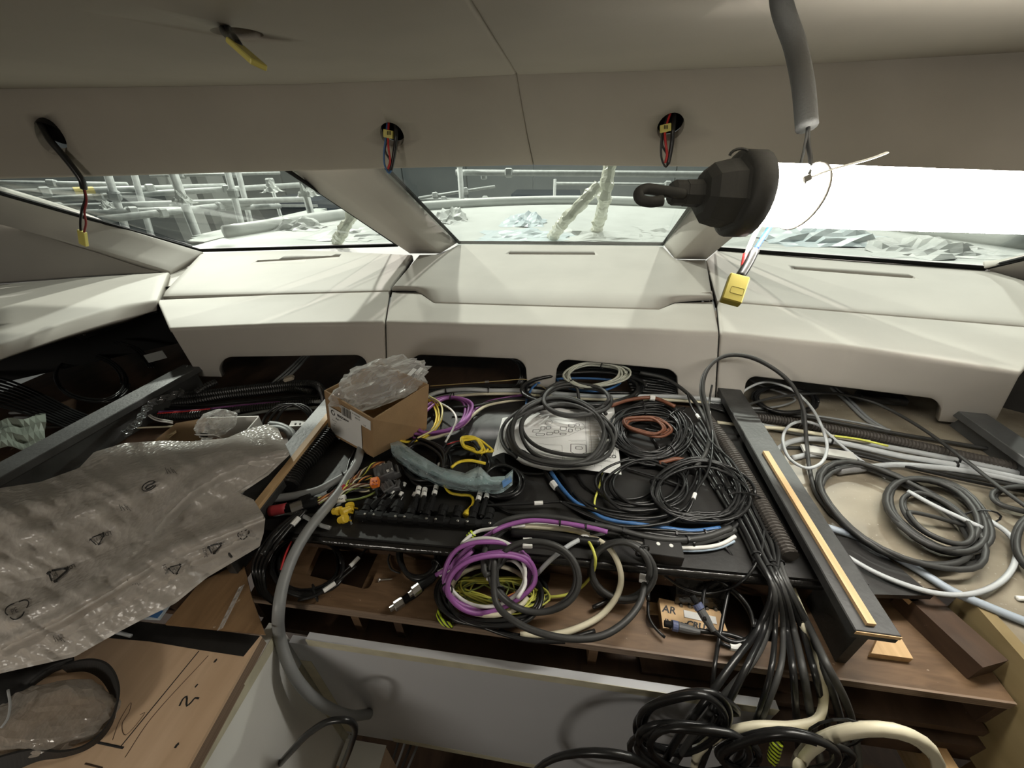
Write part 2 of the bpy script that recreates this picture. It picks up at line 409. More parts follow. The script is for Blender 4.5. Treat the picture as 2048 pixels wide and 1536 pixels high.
H5 = lamp_hole(1556, -24, 'cr', .034, pz(1556, -24, ZC), (0, 0, 1))

# unseen roof skin against seam leaks, left front widened to shade the side shelf
v, f = prism([(-2.4, -1.9), (2.3, -1.9), (2.2, .45), (1.6, .80), (.9, 1.06), (.4, 1.2), (-.1, 1.25), (-.6, 1.2), (-1.1, 1.15), (-1.35, 1.35), (-1.6, 1.52), (-2.0, 1.52), (-2.6, 1.2), (-2.6, .3)], 1.71, 1.75)
build('roof_shade_slab', v, f, M_BLACKWOOD, ceil)

# ------------------------------------------------------------------ setting: windscreen pillars and panes
def pillar(name, pts):
    """pts = bottom (outer, ridge, gasket) and top (outer, ridge, gasket) of the cabin faces"""
    (b0, b1, b2), (t0, t1, t2) = [[np.array(q) for q in s] for s in pts]
    n = 14; rows = []
    for i in range(n):
        t = i / (n - 1)
        a, r, g = b0 + (t0 - b0) * t, b1 + (t1 - b1) * t, b2 + (t2 - b2) * t
        out = (a + g) / 2 + ((a + g) / 2 - r) * .9 + np.array([0, .02, .02])
        ring = [a, a * .5 + r * .5, r + (a - r) / np.linalg.norm(a - r) * .010, r * .94 + (a + g) * .03, r + (g - r) / np.linalg.norm(g - r) * .010, r * .5 + g * .5, g, out]
        rows.append(ring)
    k = len(rows[0]); V = [p for q in rows for p in q]
    F_ = [(i * k + j, i * k + (j + 1) % k, (i + 1) * k + (j + 1) % k, (i + 1) * k + j) for i in range(n - 1) for j in range(k)]
    F_ += [tuple(range(k)), tuple(range((n - 1) * k, n * k))]
    o = fix_normals(build(name, V, F_, M_LEATHER, kind='structure', smooth=True, label='beige upholstered windscreen pillar'))
    return o
ZB = 1.135
tl = [py_(546, 339, 1.165), py_(655, 337, 1.19), py_(756, 333, 1.23)]
bl = [pz(820, 507, ZB - .006), pz(880, 507, ZB - .006), pz(915, 485, ZB)]
ext = lambda b, t, k=.05: t + (t - b) * .03 + np.array([0, .045, .0])
pillar('trim_1', (bl, [ext(b, t) for b, t in zip(bl, tl)]))
br = [pz(1412, 519, ZB - .006), pz(1350, 518, ZB - .006), pz(1326, 488, ZB)]
tr = [py_(1655, 335, 1.15), py_(1552, 334, 1.18), py_(1450, 333, 1.22)]
pillar('trim_2', (br, [ext(b, t) for b, t in zip(br, tr)]))

def on_glass_bottom(pts): return [pz(x, y, ZB) for x, y in pts]
def pane(name, poly, label):
    w = struct(name, label)
    c = np.mean(poly, axis=0)
    n = np.cross(poly[1] - poly[0], poly[2] - poly[0]); n /= np.linalg.norm(n)
    if n[1] < 0: n = -n
    v, f = extrude([p + n * .012 for p in poly], n * .008); fix_normals(build('glass_pane', v, f, M_GLASS, w))
    v, f = tubeg(list(poly), .0075, 6, closed=True); build('rubber_gasket', v, f, M_GASKET, w)
    return w
GBL = py_(0, 386, 1.2); 
pane('window_1', [pz(400, 501, ZB), pz(795, 490, ZB), ext(pz(795, 490, ZB), py_(546, 336, 1.13), .05), py_(-60, 347, 1.02), py_(-420, 347, .86), py_(-420, 258, 1.05), py_(0, 386, 1.2), py_(200, 443, 1.38)], 'left windscreen pane with black rubber edge')
pane('window_2', [pz(918, 485, ZB), pz(1120, 486, ZB), pz(1326, 488, ZB), ext(pz(1326, 488, ZB), py_(1450, 333, 1.2), .05), py_(1100, 322, 1.31), ext(pz(918, 485, ZB), py_(756, 333, 1.20), .05)], 'centre windscreen pane with black rubber edge')
pane('window_3', [pz(1430, 497, ZB), pz(1970, 536, ZB), py_(2048, 517, 1.40), py_(2400, 420, 1.1), py_(2400, 330, .92), py_(2048, 332, 1.03), ext(pz(1430, 497, ZB), py_(1655, 333, 1.10), .05)], 'right windscreen pane behind the work lamp')

# ------------------------------------------------------------------ dashboard: padded top in three sections, each of an upper and a lower pad
dash = thing('dashboard', 'beige leather padded dashboard under the windscreen with cut-outs along its bottom', 'dashboard', (-.05, 1.1, .90))
ZL = 1.09
def pxline(pts, n, zf):
    q = lerp_line([(x, y) for x, y in pts], n); return np.array([pz(x, y, zf) for x, y in q])
def fillet_rows(rows, r, k=4):
    """round every inner corner of the profile that runs down the rows"""
    R_ = np.array(rows); out = [R_[0]]
    for i in range(1, len(R_) - 1):
        a, p, b = R_[i - 1], R_[i], R_[i + 1]
        la = np.linalg.norm(a - p, axis=1, keepdims=True); lb = np.linalg.norm(b - p, axis=1, keepdims=True)
        q0 = p + (a - p) / la * np.minimum(r, la * .45); q1 = p + (b - p) / lb * np.minimum(r, lb * .45)
        for j in range(k + 1):
            t = j / k; out.append((1 - t) ** 2 * q0 + 2 * t * (1 - t) * p + t * t * q1)
    out.append(R_[-1]); return np.array(out)
def subdiv_rows(rows, k):
    out = []
    for i in range(len(rows) - 1):
        for j in range(k): out.append(rows[i] + (rows[i + 1] - rows[i]) * j / k)
    out.append(rows[-1]); return np.array(out)
def seam_inset(px0, px1): return px0, px1
UP = {  # base line at the glass, front edge line, ledge line (pixels)
    'l': ([(404, 506), (600, 500), (822, 510)], [(332, 582), (560, 577), (779, 571)], [(328, 592), (560, 586), (776, 580)], 1.10),
    'c': ([(840, 510), (880, 509), (918, 489), (1120, 490), (1324, 492), (1350, 520), (1410, 520)], [(788, 572), (860, 574), (1100, 580), (1340, 590), (1422, 592)], [(786, 581), (838, 582), (868, 603), (1100, 610), (1318, 616), (1350, 603), (1424, 600)], 1.112),
    'r': ([(1414, 520), (1436, 500), (1700, 515), (1968, 538), (2060, 565)], [(1436, 591), (1700, 611), (2048, 641), (2240, 660)], [(1438, 600), (1700, 622), (2048, 651), (2240, 672)], 1.10)}
LOWC = {  # crease line, bottom of the vertical face, notches in the bottom edge
    'l': ([(341, 657), (560, 647), (766, 643)], [(398, 752), (600, 756), (769, 762)]),
    'c': ([(774, 643), (1100, 651), (1435, 664)], [(776, 762), (1100, 785), (1427, 805)]),
    'r': ([(1444, 664), (1700, 692), (2038, 745)], [(1436, 805), (1700, 828), (1985, 850)])}
NOTCH = {'l': [(438, 735, 713, 708)], 'c': [(818, 1053, 707, 716), (1113, 1358, 715, 738)], 'r': [(1490, 1884, 748, 798)]}
SLOT = {'l': ((512, 521), (680, 513)), 'c': ((1018, 508), (1190, 509)), 'r': ((1588, 534), (1830, 552))}
for s in 'lcr':
    base, edge, ledge, ze = UP[s]; n = 44
    B_ = pxline(base, n, ZB - .006); E_ = pxline(edge, n, ze); L_ = pxline(ledge, n, ZL + .004)
    if s != 'c':  # seam ends of the side pads follow the seam curve
        pass
    rows = fillet_rows([B_, E_, L_], .016, 5)
    rows = np.concatenate([subdiv_rows(rows[:2], 7)[:-1], rows[1:]])
    up = padded('upper_pad', rows, M_LEATHER, dash, thick=.02, r=.005, face=(0, -1, 1))
    # air slot: a real slit with a black bottom
    (x0, y0), (x1, y1) = SLOT[s]
    zsl = ZB - .012
    p0, p1 = pz(x0, y0, zsl), pz(x1, y1, zsl); d = p1 - p0; ln = np.linalg.norm(d); side = np.cross(d / ln, (0, 0, 1))
    cut_holes(up, [boxg((p0 + p1) / 2, d, ln, (0, 0, 1), .022, .09)])
    for sgn in (1,):
        box('air_vent', (p0 + p1) / 2 - np.array([0, 0, .040]), (ln, .03, .004), M_DARKVOID, dash, ax=d)
    # lower pad: flat shelf, crease, upright face with notches
    cr, bt = LOWC[s]; n = 150
    l0 = [(x, y + 3.5) for x, y in ledge]
    if s == 'l': l0[0] = (316, 600)
    if s == 'r': l0 = l0[:-1] + [(2110, 660)]
    Lq = pxline(l0, n, ZL + .002); Cq = pxline(cr, n, ZL - .002); Bq = pxline(bt, n, .905)
    cpx = np.array([proj(p) for p in Bq])
    Fb = []
    for i in range(n):
        x = None; a, b = Cq[i], Bq[i]; t_end = 1.0
        for (nx0, nx1, ny0, ny1) in NOTCH[s]:
            lo, hi = 0.0, 1.0
            for _ in range(22):          # where on this column does the notch's top lie
                mid = (lo + hi) / 2; q = proj(a + (b - a) * mid)
                ty = ny0 + (ny1 - ny0) * min(max((q[0] - nx0) / (nx1 - nx0), 0), 1)
                rr = 26.0; ex = min(q[0] - nx0, nx1 - q[0])
                if ex < rr: ty += rr - math.sqrt(max(rr * rr - (rr - max(ex, 0)) ** 2, 0))
                if q[1] < ty: lo = mid
                else: hi = mid
            q = proj(a + (b - a) * lo)
            if nx0 <= q[0] <= nx1: t_end = min(t_end, lo)
        Fb.append(a + (b - a) * t_end)
    rows = fillet_rows([Lq, Cq, np.array(Fb)], .014, 5)
    rows = np.concatenate([subdiv_rows(rows[:2], 3)[:-1], rows[1:-1], subdiv_rows(rows[-2:], 5)[1:]])
    padded('lower_pad', rows, M_LEATHER, dash, thick=.012, r=.004, face=(0, -1, 1))
# black backing sheet added below the pads, shade of the joints in its colour
for s in 'lcr':
    base, edge, ledge, ze = UP[s]; n = 20
    a = pxline(base, n, ZB - .05); b = pxline(ledge, n, ZL - .03); cr = LOWC[s][0]; c = pxline([(x, y - 8) for x, y in cr], n, ZL - .035)
    V = np.array([a, b, c]).reshape(-1, 3); build('joint_backing', V, grid_faces(3, n), M_DARKVOID, dash)

# ------------------------------------------------------------------ setting: cabin sides
wl = struct('wall_left', 'beige lining of the left cabin side under the side window')
top = [py_(-420, 258, 1.05), py_(0, 388, 1.2), py_(200, 445, 1.38), pz(402, 504, ZB)]
low = [py_(-420, 415, 1.1), py_(0, 448, 1.25), py_(200, 499, 1.32), pz(338, 541, 1.10)]
rows = [lerp_line(top, 24) * (1 - t) + lerp_line(low, 24) * t for t in np.linspace(0, 1, 6)]
padded('sill_panel', rows, M_LEATHER, wl, thick=.02, r=.006, face=(1, -1, 1))
Bl = [pz(-420, 590, 1.10), pz(0, 566, 1.10), pz(200, 551, 1.10), pz(338, 543, 1.10)]
rows = [lerp_line(low, 24) * (1 - t) + lerp_line(Bl, 24) * t + np.array([-.02, .02, -.0]) for t in np.linspace(0, 1, 5)]
padded('under_sill_panel', rows, M_LEATHER, wl, thick=.02, r=.004, face=(1, -1, -.5))
Cl = [pz(-300, 760, 1.10), pz(0, 688, 1.10), pz(137, 642, 1.10), pz(230, 613, 1.10), pz(312, 601, 1.10)]
Bl2 = [pz(-300, 584, 1.10), pz(0, 569, 1.10), pz(150, 556, 1.10), pz(335, 545, 1.10)]
dn = [pz(-300, 795, 1.072), pz(0, 716, 1.072), pz(137, 669, 1.072), pz(230, 640, 1.072), pz(312, 620, 1.072)]
a, b, c = lerp_line(Bl2, 30), lerp_line(Cl, 30), lerp_line(dn, 30)
rows = fillet_rows([a, b, c], .02, 5); rows = np.concatenate([subdiv_rows(rows[:2], 4)[:-1], rows[1:]])
padded('side_shelf', rows, M_LEATHER, wl, thick=.015, r=.004, face=(1, -1, 1))
V, F_ = prism([tuple(p[:2] + np.array([-.03, .01])) for p in lerp_line(Cl, 8)] + [(-1.40, 1.75), (-3.0, 1.5), (-3.0, .1)], 1.055, 1.06); build('niche_light_block', V, F_, M_DARKVOID, wl)  # unseen slab added to keep stray light off the niche wall
q = [pz(300, 606, 1.075), pz(338, 540, 1.088), pz(404, 506, 1.10), pz(470, 530, 1.095), pz(430, 606, 1.07)]; build('corner_filler', q, [(0, 1, 2, 3, 4)], M_LEATHER, wl)
# black-painted niche below the side shelf
V = [pz(-300, 600, 1.075), pz(330, 575, 1.075), pz(365, 600, .90), (-2.1, .2, .90), (-2.4, .3, 1.075)]
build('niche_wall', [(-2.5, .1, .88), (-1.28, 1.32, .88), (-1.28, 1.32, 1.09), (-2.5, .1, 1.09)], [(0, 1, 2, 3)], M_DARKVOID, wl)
build('niche_end', [pz(312, 612, 1.08), pz(386, 722, .90), pz(386, 722, .90) + np.array([-.05, .45, 0]), pz(312, 612, 1.08) + np.array([-.05, .3, 0])], [(0, 1, 2, 3)], M_BLACKWOOD, wl)

wr = struct('wall_right', 'beige lining of the right cabin side under the side window')
top = [pz(1971, 537, ZB), py_(2048, 518, 1.40), py_(2400, 425, 1.1)]
low = [pz(1973, 539, ZB - .004), py_(2048, 562, 1.40), py_(2400, 640, 1.12)]
rows = [lerp_line(top, 16) * (1 - t) + lerp_line(low, 16) * t for t in np.linspace(0, 1, 5)]
padded('sill_panel', rows, M_LEATHER, wr, thick=.02, r=.004, face=(-1, -1, 1))
build('niche_wall', [(2.2, .2, .85), (.93, 1.18, .85), (.93, 1.18, 1.08), (2.2, .2, 1.08)], [(0, 1, 2, 3)], M_BLACKWOOD, wr)

# cabin behind the camera: sides and floor of the saloon
box('wall_back', (-.1, -1.92, .75), (4.8, .04, 2.1), M_LEATHER, kind='structure', label='beige wall of the saloon behind')
for sx in (-2.38, 2.28):
    box('wall_left' if sx < 0 else 'wall_right', (sx, -.75, .75), (.04, 2.3, 2.1), M_LEATHER, kind='structure', label='beige cabin side wall %s of the saloon' % ('left' if sx < 0 else 'right'))
box('floor', (-.1, -.2, -.27), (5, 5.2, .04), M_PLYDARK, kind='structure', label='bare plywood cabin sole')

# ------------------------------------------------------------------ helm base: black board, brown under-floor, plywood shelf
ZBD = .91
helm = struct('floor', 'brown film-faced plywood deck beneath the dashboard')
def slab(name, poly, z1, th, m, parent=None, **kw):
    v, f = prism(poly, z1 - th, z1); return fix_normals(build(name, v, f, m, parent, **kw))
slab('deck_panel', [(-.60, .72), (.50, .72), (.50, 1.75), (-.60, 1.75)], ZBD - .012, .02, M_PLYDARK, helm)
slab('deck_panel', [(-1.75, .27), (-.535, .27), (-.545, .45), (-.60, .6), (-.60, 1.7), (-1.2, 1.65), (-1.75, 1.3)], ZBD - .05, .02, M_PLYDARK, helm)
M_FIBRE = wood('bare_fibreglass', (.13, .105, .075), (.34, .30, .23), (7, 12, 7), rough=.35, spec=.5, specks=((.40, .37, .31), 160, .66))
slab('deck_panel', [(.49, .43), (.669, .43), (.669, .22), (1.9, .20), (1.9, 1.2), (1.2, 1.5), (.49, 1.7)], ZBD - .020, .02, M_FIBRE, helm)
board = slab('equipment_board', [(-.532, .397), (.50, .412), (.50, .88), (-.556, .86)], ZBD, .016, M_BLACKWOOD, label='large black painted board lying between the two inner beams under the cables', cat='board')

# plywood shelf in front of the black board: a shallow box open to the front
shelf = thing('plywood_shelf', 'brown film-faced plywood shelf box with cut-outs in front of the black board', 'shelf', (.07, .37, .76))
ZS = .84
fl, fr = pz(498, 1191, ZS), pz(2030, 1404, ZS)
v, f = prism([(fl[0], fl[1]), (fr[0], fr[1]), (fr[0] + .01, .47), (fl[0] - .02, .47)], ZS - .015, ZS)
top = fix_normals(build('shelf_top', v, f, M_PLY, shelf))
def round_poly(pts, z0, z1, r):
    out = []; n = len(pts)
    for i in range(n):
        a, p, b = np.array(pts[i - 1][:2]), np.array(pts[i][:2]), np.array(pts[(i + 1) % n][:2])
        q0 = p + (a - p) / np.linalg.norm(a - p) * r; q1 = p + (b - p) / np.linalg.norm(b - p) * r
        for j in range(6):
            t = j / 5; out.append((1 - t) ** 2 * q0 + 2 * t * (1 - t) * p + t * t * q1)
    return prism(out, z0, z1)
cut = [round_poly([pz(x, y, ZS) for x, y in ((612, 1150), (640, 1088), (772, 1098), (738, 1180))], .7, .9, .012),
       round_poly([pz(x, y, ZS) for x, y in ((1290, 1255), (1300, 1125), (1520, 1160), (1560, 1285))], .7, .9, .012),
       round_poly([pz(x, y, ZS) for x, y in ((930, 1160), (950, 1085), (1100, 1100), (1100, 1175))], .7, .9, .02)]
cut_holes(top, cut)
zb = .768
lb, rb = np.array([fl[0], fl[1] + .0, zb]), np.array([fr[0], fr[1], zb])
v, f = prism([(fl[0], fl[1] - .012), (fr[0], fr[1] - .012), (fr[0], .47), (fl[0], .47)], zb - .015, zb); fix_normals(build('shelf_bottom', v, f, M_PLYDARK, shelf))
for nm, a, b, z in (('front_edge', fl, fr, ZS - .0075),):
    v, f = boxg((a + b) / 2 - np.array([0, .0015, .0075]), b - a, np.linalg.norm(b - a), (0, 0, 1), .003, .016); fix_normals(build('edge_strip', v, f, M_PLYEDGE, shelf))
for x in (497, 703, 790, 1190, 2024):
    t = (x - 498) / (2030 - 498); p = fl + (fr - fl) * 0
    q = min([fl + (fr - fl) * u for u in np.linspace(0, 1, 800)], key=lambda P: abs(proj(P)[0] - x))
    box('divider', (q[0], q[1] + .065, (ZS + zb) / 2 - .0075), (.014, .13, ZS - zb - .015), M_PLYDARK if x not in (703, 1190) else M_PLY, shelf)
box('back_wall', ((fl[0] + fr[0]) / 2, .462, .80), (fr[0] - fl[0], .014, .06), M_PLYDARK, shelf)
# resin-sealed front lip of the black board
v, f = tubeg(catmull([(-.532, .397, .897), (-.3, .399, .896), (0, .405, .897), (.25, .409, .896), (.5, .412, .897)], .02), .009, 7); build('sealed_lip', v, f, M_BLACKEDGE, board, smooth=True)
box('front_rail', (-.02, .425, .868), (1.00, .016, .054), M_PLYDARK, board)

# beams: I-sections of painted plywood
def beam(name, label, pb, pf, width, ztop, zbot, m, foot=True):
    pb, pf = np.array([*pb, ztop]), np.array([*pf, ztop]); d = pf - pb; L = np.linalg.norm(d); c = (pb + pf) / 2
    b = thing(name, label, 'beam', (c[0], c[1], zbot))
    box('top_plate', c - np.array([0, 0, .009]), (L, width, .018), m, b, ax=d, bev=.0015)
    box('web', c - np.array([0, 0, .018 + (ztop - zbot - .018) / 2]) + d / L * -.004, (L - .012, .014, ztop - zbot - .018), m, b, ax=d)
    return b, pb, pf
ZT = .945
rb_, p0, p1 = beam('support_beam', 'black beam right of the board with a long pale wooden strip on top', (.457, 1.022), (.4395, .316), .056, ZT, .84, M_BEAM)
d = p1 - p0; d /= np.linalg.norm(d); s_ = np.array([-d[1], d[0], 0])
q0, q1 = pz(1530, 906, ZT), pz(1740, 1252, ZT)
box('wooden_strip', (q0 + q1) / 2 + np.array([0, 0, .003]), (np.linalg.norm(q1 - q0), .011, .006), M_PINE, rb_, ax=q1 - q0)
box('raw_edge', p1 + d * .0006 - np.array([0, 0, .0035]), (.001, .054, .006), M_PINE, rb_, ax=d)
lb_, p0, p1 = beam('support_beam', 'black beam left of the board with a bare wooden batten along its inner edge', (-.586, 1.03), (-.547, .325), .060, ZT, .86, M_BEAM)
d = p1 - p0; d /= np.linalg.norm(d)
box('wooden_batten', (p0 + p1) / 2 + d * .02 + np.array([.021, 0, .004]), (.52, .014, .008), M_PINE, lb_, ax=d)
beam('support_beam', 'thick dark grey beam at the far left beside the black niche', (-1.112, .90), (-1.16, .10), .062, ZT, .86, M_BEAMGREY)
beam('support_beam', 'dark beam at the far right edge of the fibreglass deck', (.984, .893), (.97, .35), .056, ZT, .885, M_BEAMGREY)

# front laminate panel, white side panel, birch board, low step
panel = thing('front_panel', 'large pale grey laminate panel hanging below the plywood shelf', 'panel', (-.05, .285, .32))
YP = .275
gl, gr = -.432, .35
poly = [(gl, YP, .783), (-.391, YP, .783), (-.395, YP, .802), (gr, YP, .788), (gr, YP, .321), (-.321, YP, .365), (gl, YP, .365)]
v, f = extrude(poly, (0, .012, 0)); fix_normals(build('laminate_sheet', v, f, M_LAMINATE, panel))
def strip(a, b, h, m, name, parent, n=(0, -1, 0), th=.0006):
    a, b = np.array(a), np.array(b); c = (a + b) / 2 + np.array(n) * th / 2; d = b - a
    v, f = boxg(c, d, np.linalg.norm(d), np.cross(d, n), th, h); return fix_normals(build(name, v, f, m, parent))
strip((-.395, YP, .793), (gr, YP, .779), .020, M_TAPE, 'masking_tape', panel)
strip((-.321, YP, .374), (gr, YP, .332), .022, M_TAPE, 'masking_tape', panel)
strip((-.421, YP, .72), (-.421, YP, .38), .022, M_TAPE, 'masking_tape', panel)
wp = thing('laminate_panel', 'white laminate panel upright below the birch plywood edge', 'panel', (-.45, .0, .3))
v, f = boxg((-.452, -.03, .56), (0, 1, 0), .63, (0, 0, 1), .02, .52); fix_normals(build('laminate_sheet', v, f, M_WHITE, wp))
strip((-.4415, .275, .69), (-.4415, .275, .33), .020, M_TAPE, 'masking_tape', wp, n=(1, 0, 0))
strip((-.4415, -.3, .81), (-.4415, .27, .81), .022, M_TAPE, 'masking_tape', wp, n=(1, 0, 0))
step = thing('wooden_step', 'low birch step with a white taped edge in the footwell corner', 'step', (-.39, .15, -.25))
box('step_top', (-.385, .10, .345), (.095, .33, .02), M_BIRCH, step)
box('white_edge', (-.385, .245, .3565), (.095, .045, .003), M_WHITE, step)
box('step_side', (-.343, .10, .06), (.012, .33, .55), M_BIRCH, step)
birch = thing('birch_board', 'thick birch plywood board with pencil lines and a black painted edge band', 'board', (-.85, .07, .82))
ZW = .845
a, b = pz(522, 1271, ZW), pz(373, 1536, ZW); dirv = (b - a) / np.linalg.norm(b - a); b2 = a + dirv * .45
tl_ = pz(235, 1237, ZW); far = tl_ + (tl_ - a) * 3
v, f = prism([(a[0], a[1]), (far[0], far[1]), (far[0], b2[1]), (b2[0], b2[1])], ZW - .006, ZW); fix_normals(build('board_face', v, f, M_BIRCH, birch))
v, f = prism([(a[0], a[1]), (far[0], far[1]), (far[0], b2[1]), (b2[0], b2[1])], ZW - .028, ZW - .006); fix_normals(build('ply_layers', v, f, M_PLYEDGE, birch))
k0, k1 = pz(487, 1313, ZW), pz(300, 1283, ZW)
k2 = pz(170, 1272, ZW)
v, f = prism([(a[0] - .001, a[1] - .001), (far[0], far[1] - .001), (far[0], far[1] - .03), (k2[0], k2[1]), (k1[0], k1[1]), (pz(400, 1300, ZW)[0], pz(400, 1300, ZW)[1]), (k0[0], k0[1])], ZW, ZW + .0006); fix_normals(build('black_band', v, f, M_BLACKWOOD, birch))
def pen(pts, zz, r, m, parent, name='pencil_line', seg=.004):
    P = [np.array(p) if len(p) == 3 else pz(*p, zz) for p in pts]
    v, f = tubeg(catmull([p + np.array([0, 0, .0002]) for p in P], seg), r, 4, flat=.25); return build(name, v, f, m, parent)
pen([(398, 1302), (240, 1495)], ZW, .0008, M_INK, birch); pen([(182, 1482), (247, 1496)], ZW, .0013, M_INK, birch)
pen([(417, 1311), (300, 1440), (250, 1515)], ZW, .0005, M_PLYDARK, birch)
pen([(359, 1412), (366, 1398), (373, 1393), (374, 1412), (384, 1403), (390, 1396), (398, 1397)], ZW, .0012, M_INK, birch, 'handwritten_mark')
pen([(392, 1371), (394, 1372)], ZW, .0022, M_INK, birch, 'handwritten_mark')
pen([(225, 1480), (240, 1440), (262, 1405), (258, 1425), (245, 1445), (252, 1470), (290, 1425), (280, 1430)], ZW, .0004, M_PLYDARK, birch)
pen([(429, 1325), (431, 1321), (434, 1319)], ZW, .0016, M_INK, birch, 'ink_spot')
pen([(350, 1496), (354, 1490), (358, 1487)], ZW, .0016, M_INK, birch, 'ink_spot')
pen([(170, 1527), (205, 1536)], ZW, .0009, M_PLYDARK, birch)

# right corner joinery
rc = thing('plywood_partition', 'dark plywood partition with a raw end right of the long beam', 'partition', (.53, .36, ZS))
a, b = pz(1822, 1200, .875), pz(1908, 1330, ZS)
v, f = boxg(((a[0] + b[0]) / 2 + .02, (a[1] + b[1]) / 2 + .005, .858), (b[0] - a[0], b[1] - a[1], 0), .11, (0, 0, 1), .045, .036); fix_normals(build('upright', v, f, M_PLYDARK, rc))
v, f = boxg((a[0] + .002, a[1] + .004, .872), (b[0] - a[0], b[1] - a[1], 0), .012, (0, 0, 1), .014, .008); fix_normals(build('raw_end', v, f, M_PINE, rc))
wd = thing('wood_wedge', 'raw pine wedge under the front end of the right-hand beam', 'wedge', (.48, .33, ZS))
poly = [pz(x, y, ZS) for x, y in ((1752, 1276), (1792, 1280), (1818, 1325), (1735, 1314))]
v, f = prism([p[:2] for p in poly], ZS, ZS + .012); fix_normals(build('wedge_block', v, f, M_PINE, wd))
blk = slab('black_plate', [pz(x, y, .895)[:2] for x, y in ((1672, 1072), (1742, 1090), (1866, 1193), (1740, 1190))], .897, .010, M_BLACKWOOD, label='black painted plywood plate lying on the fibreglass right of the long beam', cat='plate')
M_YELLOWPLY = wood('resin_coated_ply', (.20, .15, .07), (.30, .23, .12), (8, 8, 20), rough=.4)
poly = [pz(1925, 1222, .885), pz(2060, 1318, .885), (.80, .24, .885), (.80, .24, .70), (fr[0] + .004, fr[1] - .01, .70), (fr[0] + .004, .42, .885)]
side = [np.array([fr[0] + .004, .428, .894]), np.array([fr[0] + .004, .20, .894]), np.array([fr[0] + .004, .20, .70]), np.array([fr[0] + .004, .428, .70])]
v, f = extrude(side, (.018, 0, 0)); fix_normals(build('side_board', v, f, M_YELLOWPLY, label='yellowish resin-coated board closing the right end of the plywood shelf', cat='board'))
low = thing('lower_rail', 'dark timber rails under the right end of the shelf', 'rail', (.55, .27, .62))
box('rail', (.52, .292, .715), (.30, .02, .05), M_PLYDARK, low); box('rail', (.53, .25, .66), (.34, .02, .045), M_PLYDARK, low); box('rail_end', (.60, .27, .68), (.02, .06, .08), M_PINE, low)
card = slab('cardboard_sheet', [pz(x, y, .66)[:2] for x, y in ((1905, 1545), (2046, 1458), (2200, 1500), (2200, 1700), (1905, 1700))], .66, .012, M_KRAFT, label='brown cardboard sheet poking in at the bottom right corner', cat='sheet')

# ------------------------------------------------------------------ work lamp on a cable tie
lamp = thing('work_lamp', 'lit white tube work lamp with a black end cap and hook', 'lamp', (.33, .49, 1.41))
A0, A1 = pd(1490, 390, .395), pd(2048, 408, .405); ax = A1 - A0; LT = np.linalg.norm(ax); ax /= LT
RT = .0295
M_TUBE = mat('lit_lamp_tube', (1.0, .965, .88), .3, emit=46.0)
M_CAPBLK = mat('black_lamp_rubber', (.05, .05, .046), .6, spec=.3, bump=.2, bscale=120)
a_, s1, u1 = frame(ax)
v, f = lathe_axis(A0 + ax * .006, ax, [(0, RT), (.62, RT)], 28)
vc = np.array(v).reshape(2, -1, 3); odir = np.array([0, -.99, -.12])
unlit_faces = [q for q in f if len(q) == 4 and (np.mean([v[i] for i in q], axis=0) - vc.mean(axis=(0, 1))) @ odir < -.012]
build('light_tube', v, [q for q in f if q not in unlit_faces], M_TUBE, lamp, smooth=True)
build('tube_light_shield', v, unlit_faces, mat('white_light_shield', (.75, .73, .68), .5), lamp, smooth=True)   # unlit forward side, added to hold lamp light off the dash
prof = [(-.064, .006), (-.063, .0125), (-.047, .013), (-.046, .021), (-.040, .028), (-.026, .0315), (-.016, .0325), (-.0135, .0375), (-.010, .0395), (.004, .0395), (.007, .0375), (.007, .030)]
v, f = lathe_axis(A0, ax, prof, 8); v2, f2 = lathe_axis(A0, ax, [(-.0145, .036), (-.012, .0405), (.006, .0405), (.008, .038)], 26)
build('end_cap', *merge([(v, f)]), M_CAPBLK, lamp); build('cap_collar', v2, f2, M_CAPBLK, lamp, smooth=True)
hk0 = A0 - ax * .060
v, f = lathe_axis(hk0 - ax * .018, ax, [(0, .010), (.004, .012), (.02, .012)], 8); build('hook_socket', v, f, M_CAPBLK, lamp)
hp = [hk0 - ax * .012, pd(1365, 388, .385), pd(1318, 381, .385), pd(1290, 378, .383), pd(1277, 387, .381), pd(1281, 399, .379), pd(1300, 404, .378), pd(1325, 401, .378)]
v, f = tubeg(catmull(hp, .002), .0052, 10); build('hook', v, f, M_CAPBLK, lamp, smooth=True)
v, f = tubeg([A0 + ax * -.02 + u1 * .034 + s1 * .004 + ax * .012 * math.cos(q) * .8 + u1 * .006 * math.sin(q) for q in np.linspace(0, math.pi, 9)], .0014, 6); build('latch_ring', v, f, M_CAPBLK, lamp)

# ------------------------------------------------------------------ hangar outside the windscreen
M_HWALL = mat('grey_hangar_cladding', (.30, .32, .325), .8, var=.15, vscale=.4)
M_CONC = mat('pale_concrete', (.50, .51, .49), .8, var=.1, vscale=1.0)
M_PIPE = mat('galvanised_pipe', (.42, .44, .43), .5, var=.15, vscale=20)
M_WHITEFILM = mat('white_protective_film', (.52, .54, .52), .45, var=.06, vscale=5, bump=.5, bscale=25)
M_YTAPE = mat('yellow_tape', (.75, .62, .22), .6)
M_NAVY = mat('navy_hull', (.03, .045, .07), .3)
hw = struct('wall_front', 'grey clad far wall of the hangar')
for i in range(15):
    box('wall_panel', (-17.5 + i * 2.5, 16.0 + .04 * (i % 2), 3.0), (2.46, .15, 14), M_HWALL, hw)
box('wall_left', (-16, 6, 3), (.2, 20, 14), M_HWALL, kind='structure', label='grey hangar side wall left'); box('wall_right', (16, 6, 3), (.2, 20, 14), M_HWALL, kind='structure', label='grey hangar side wall right')
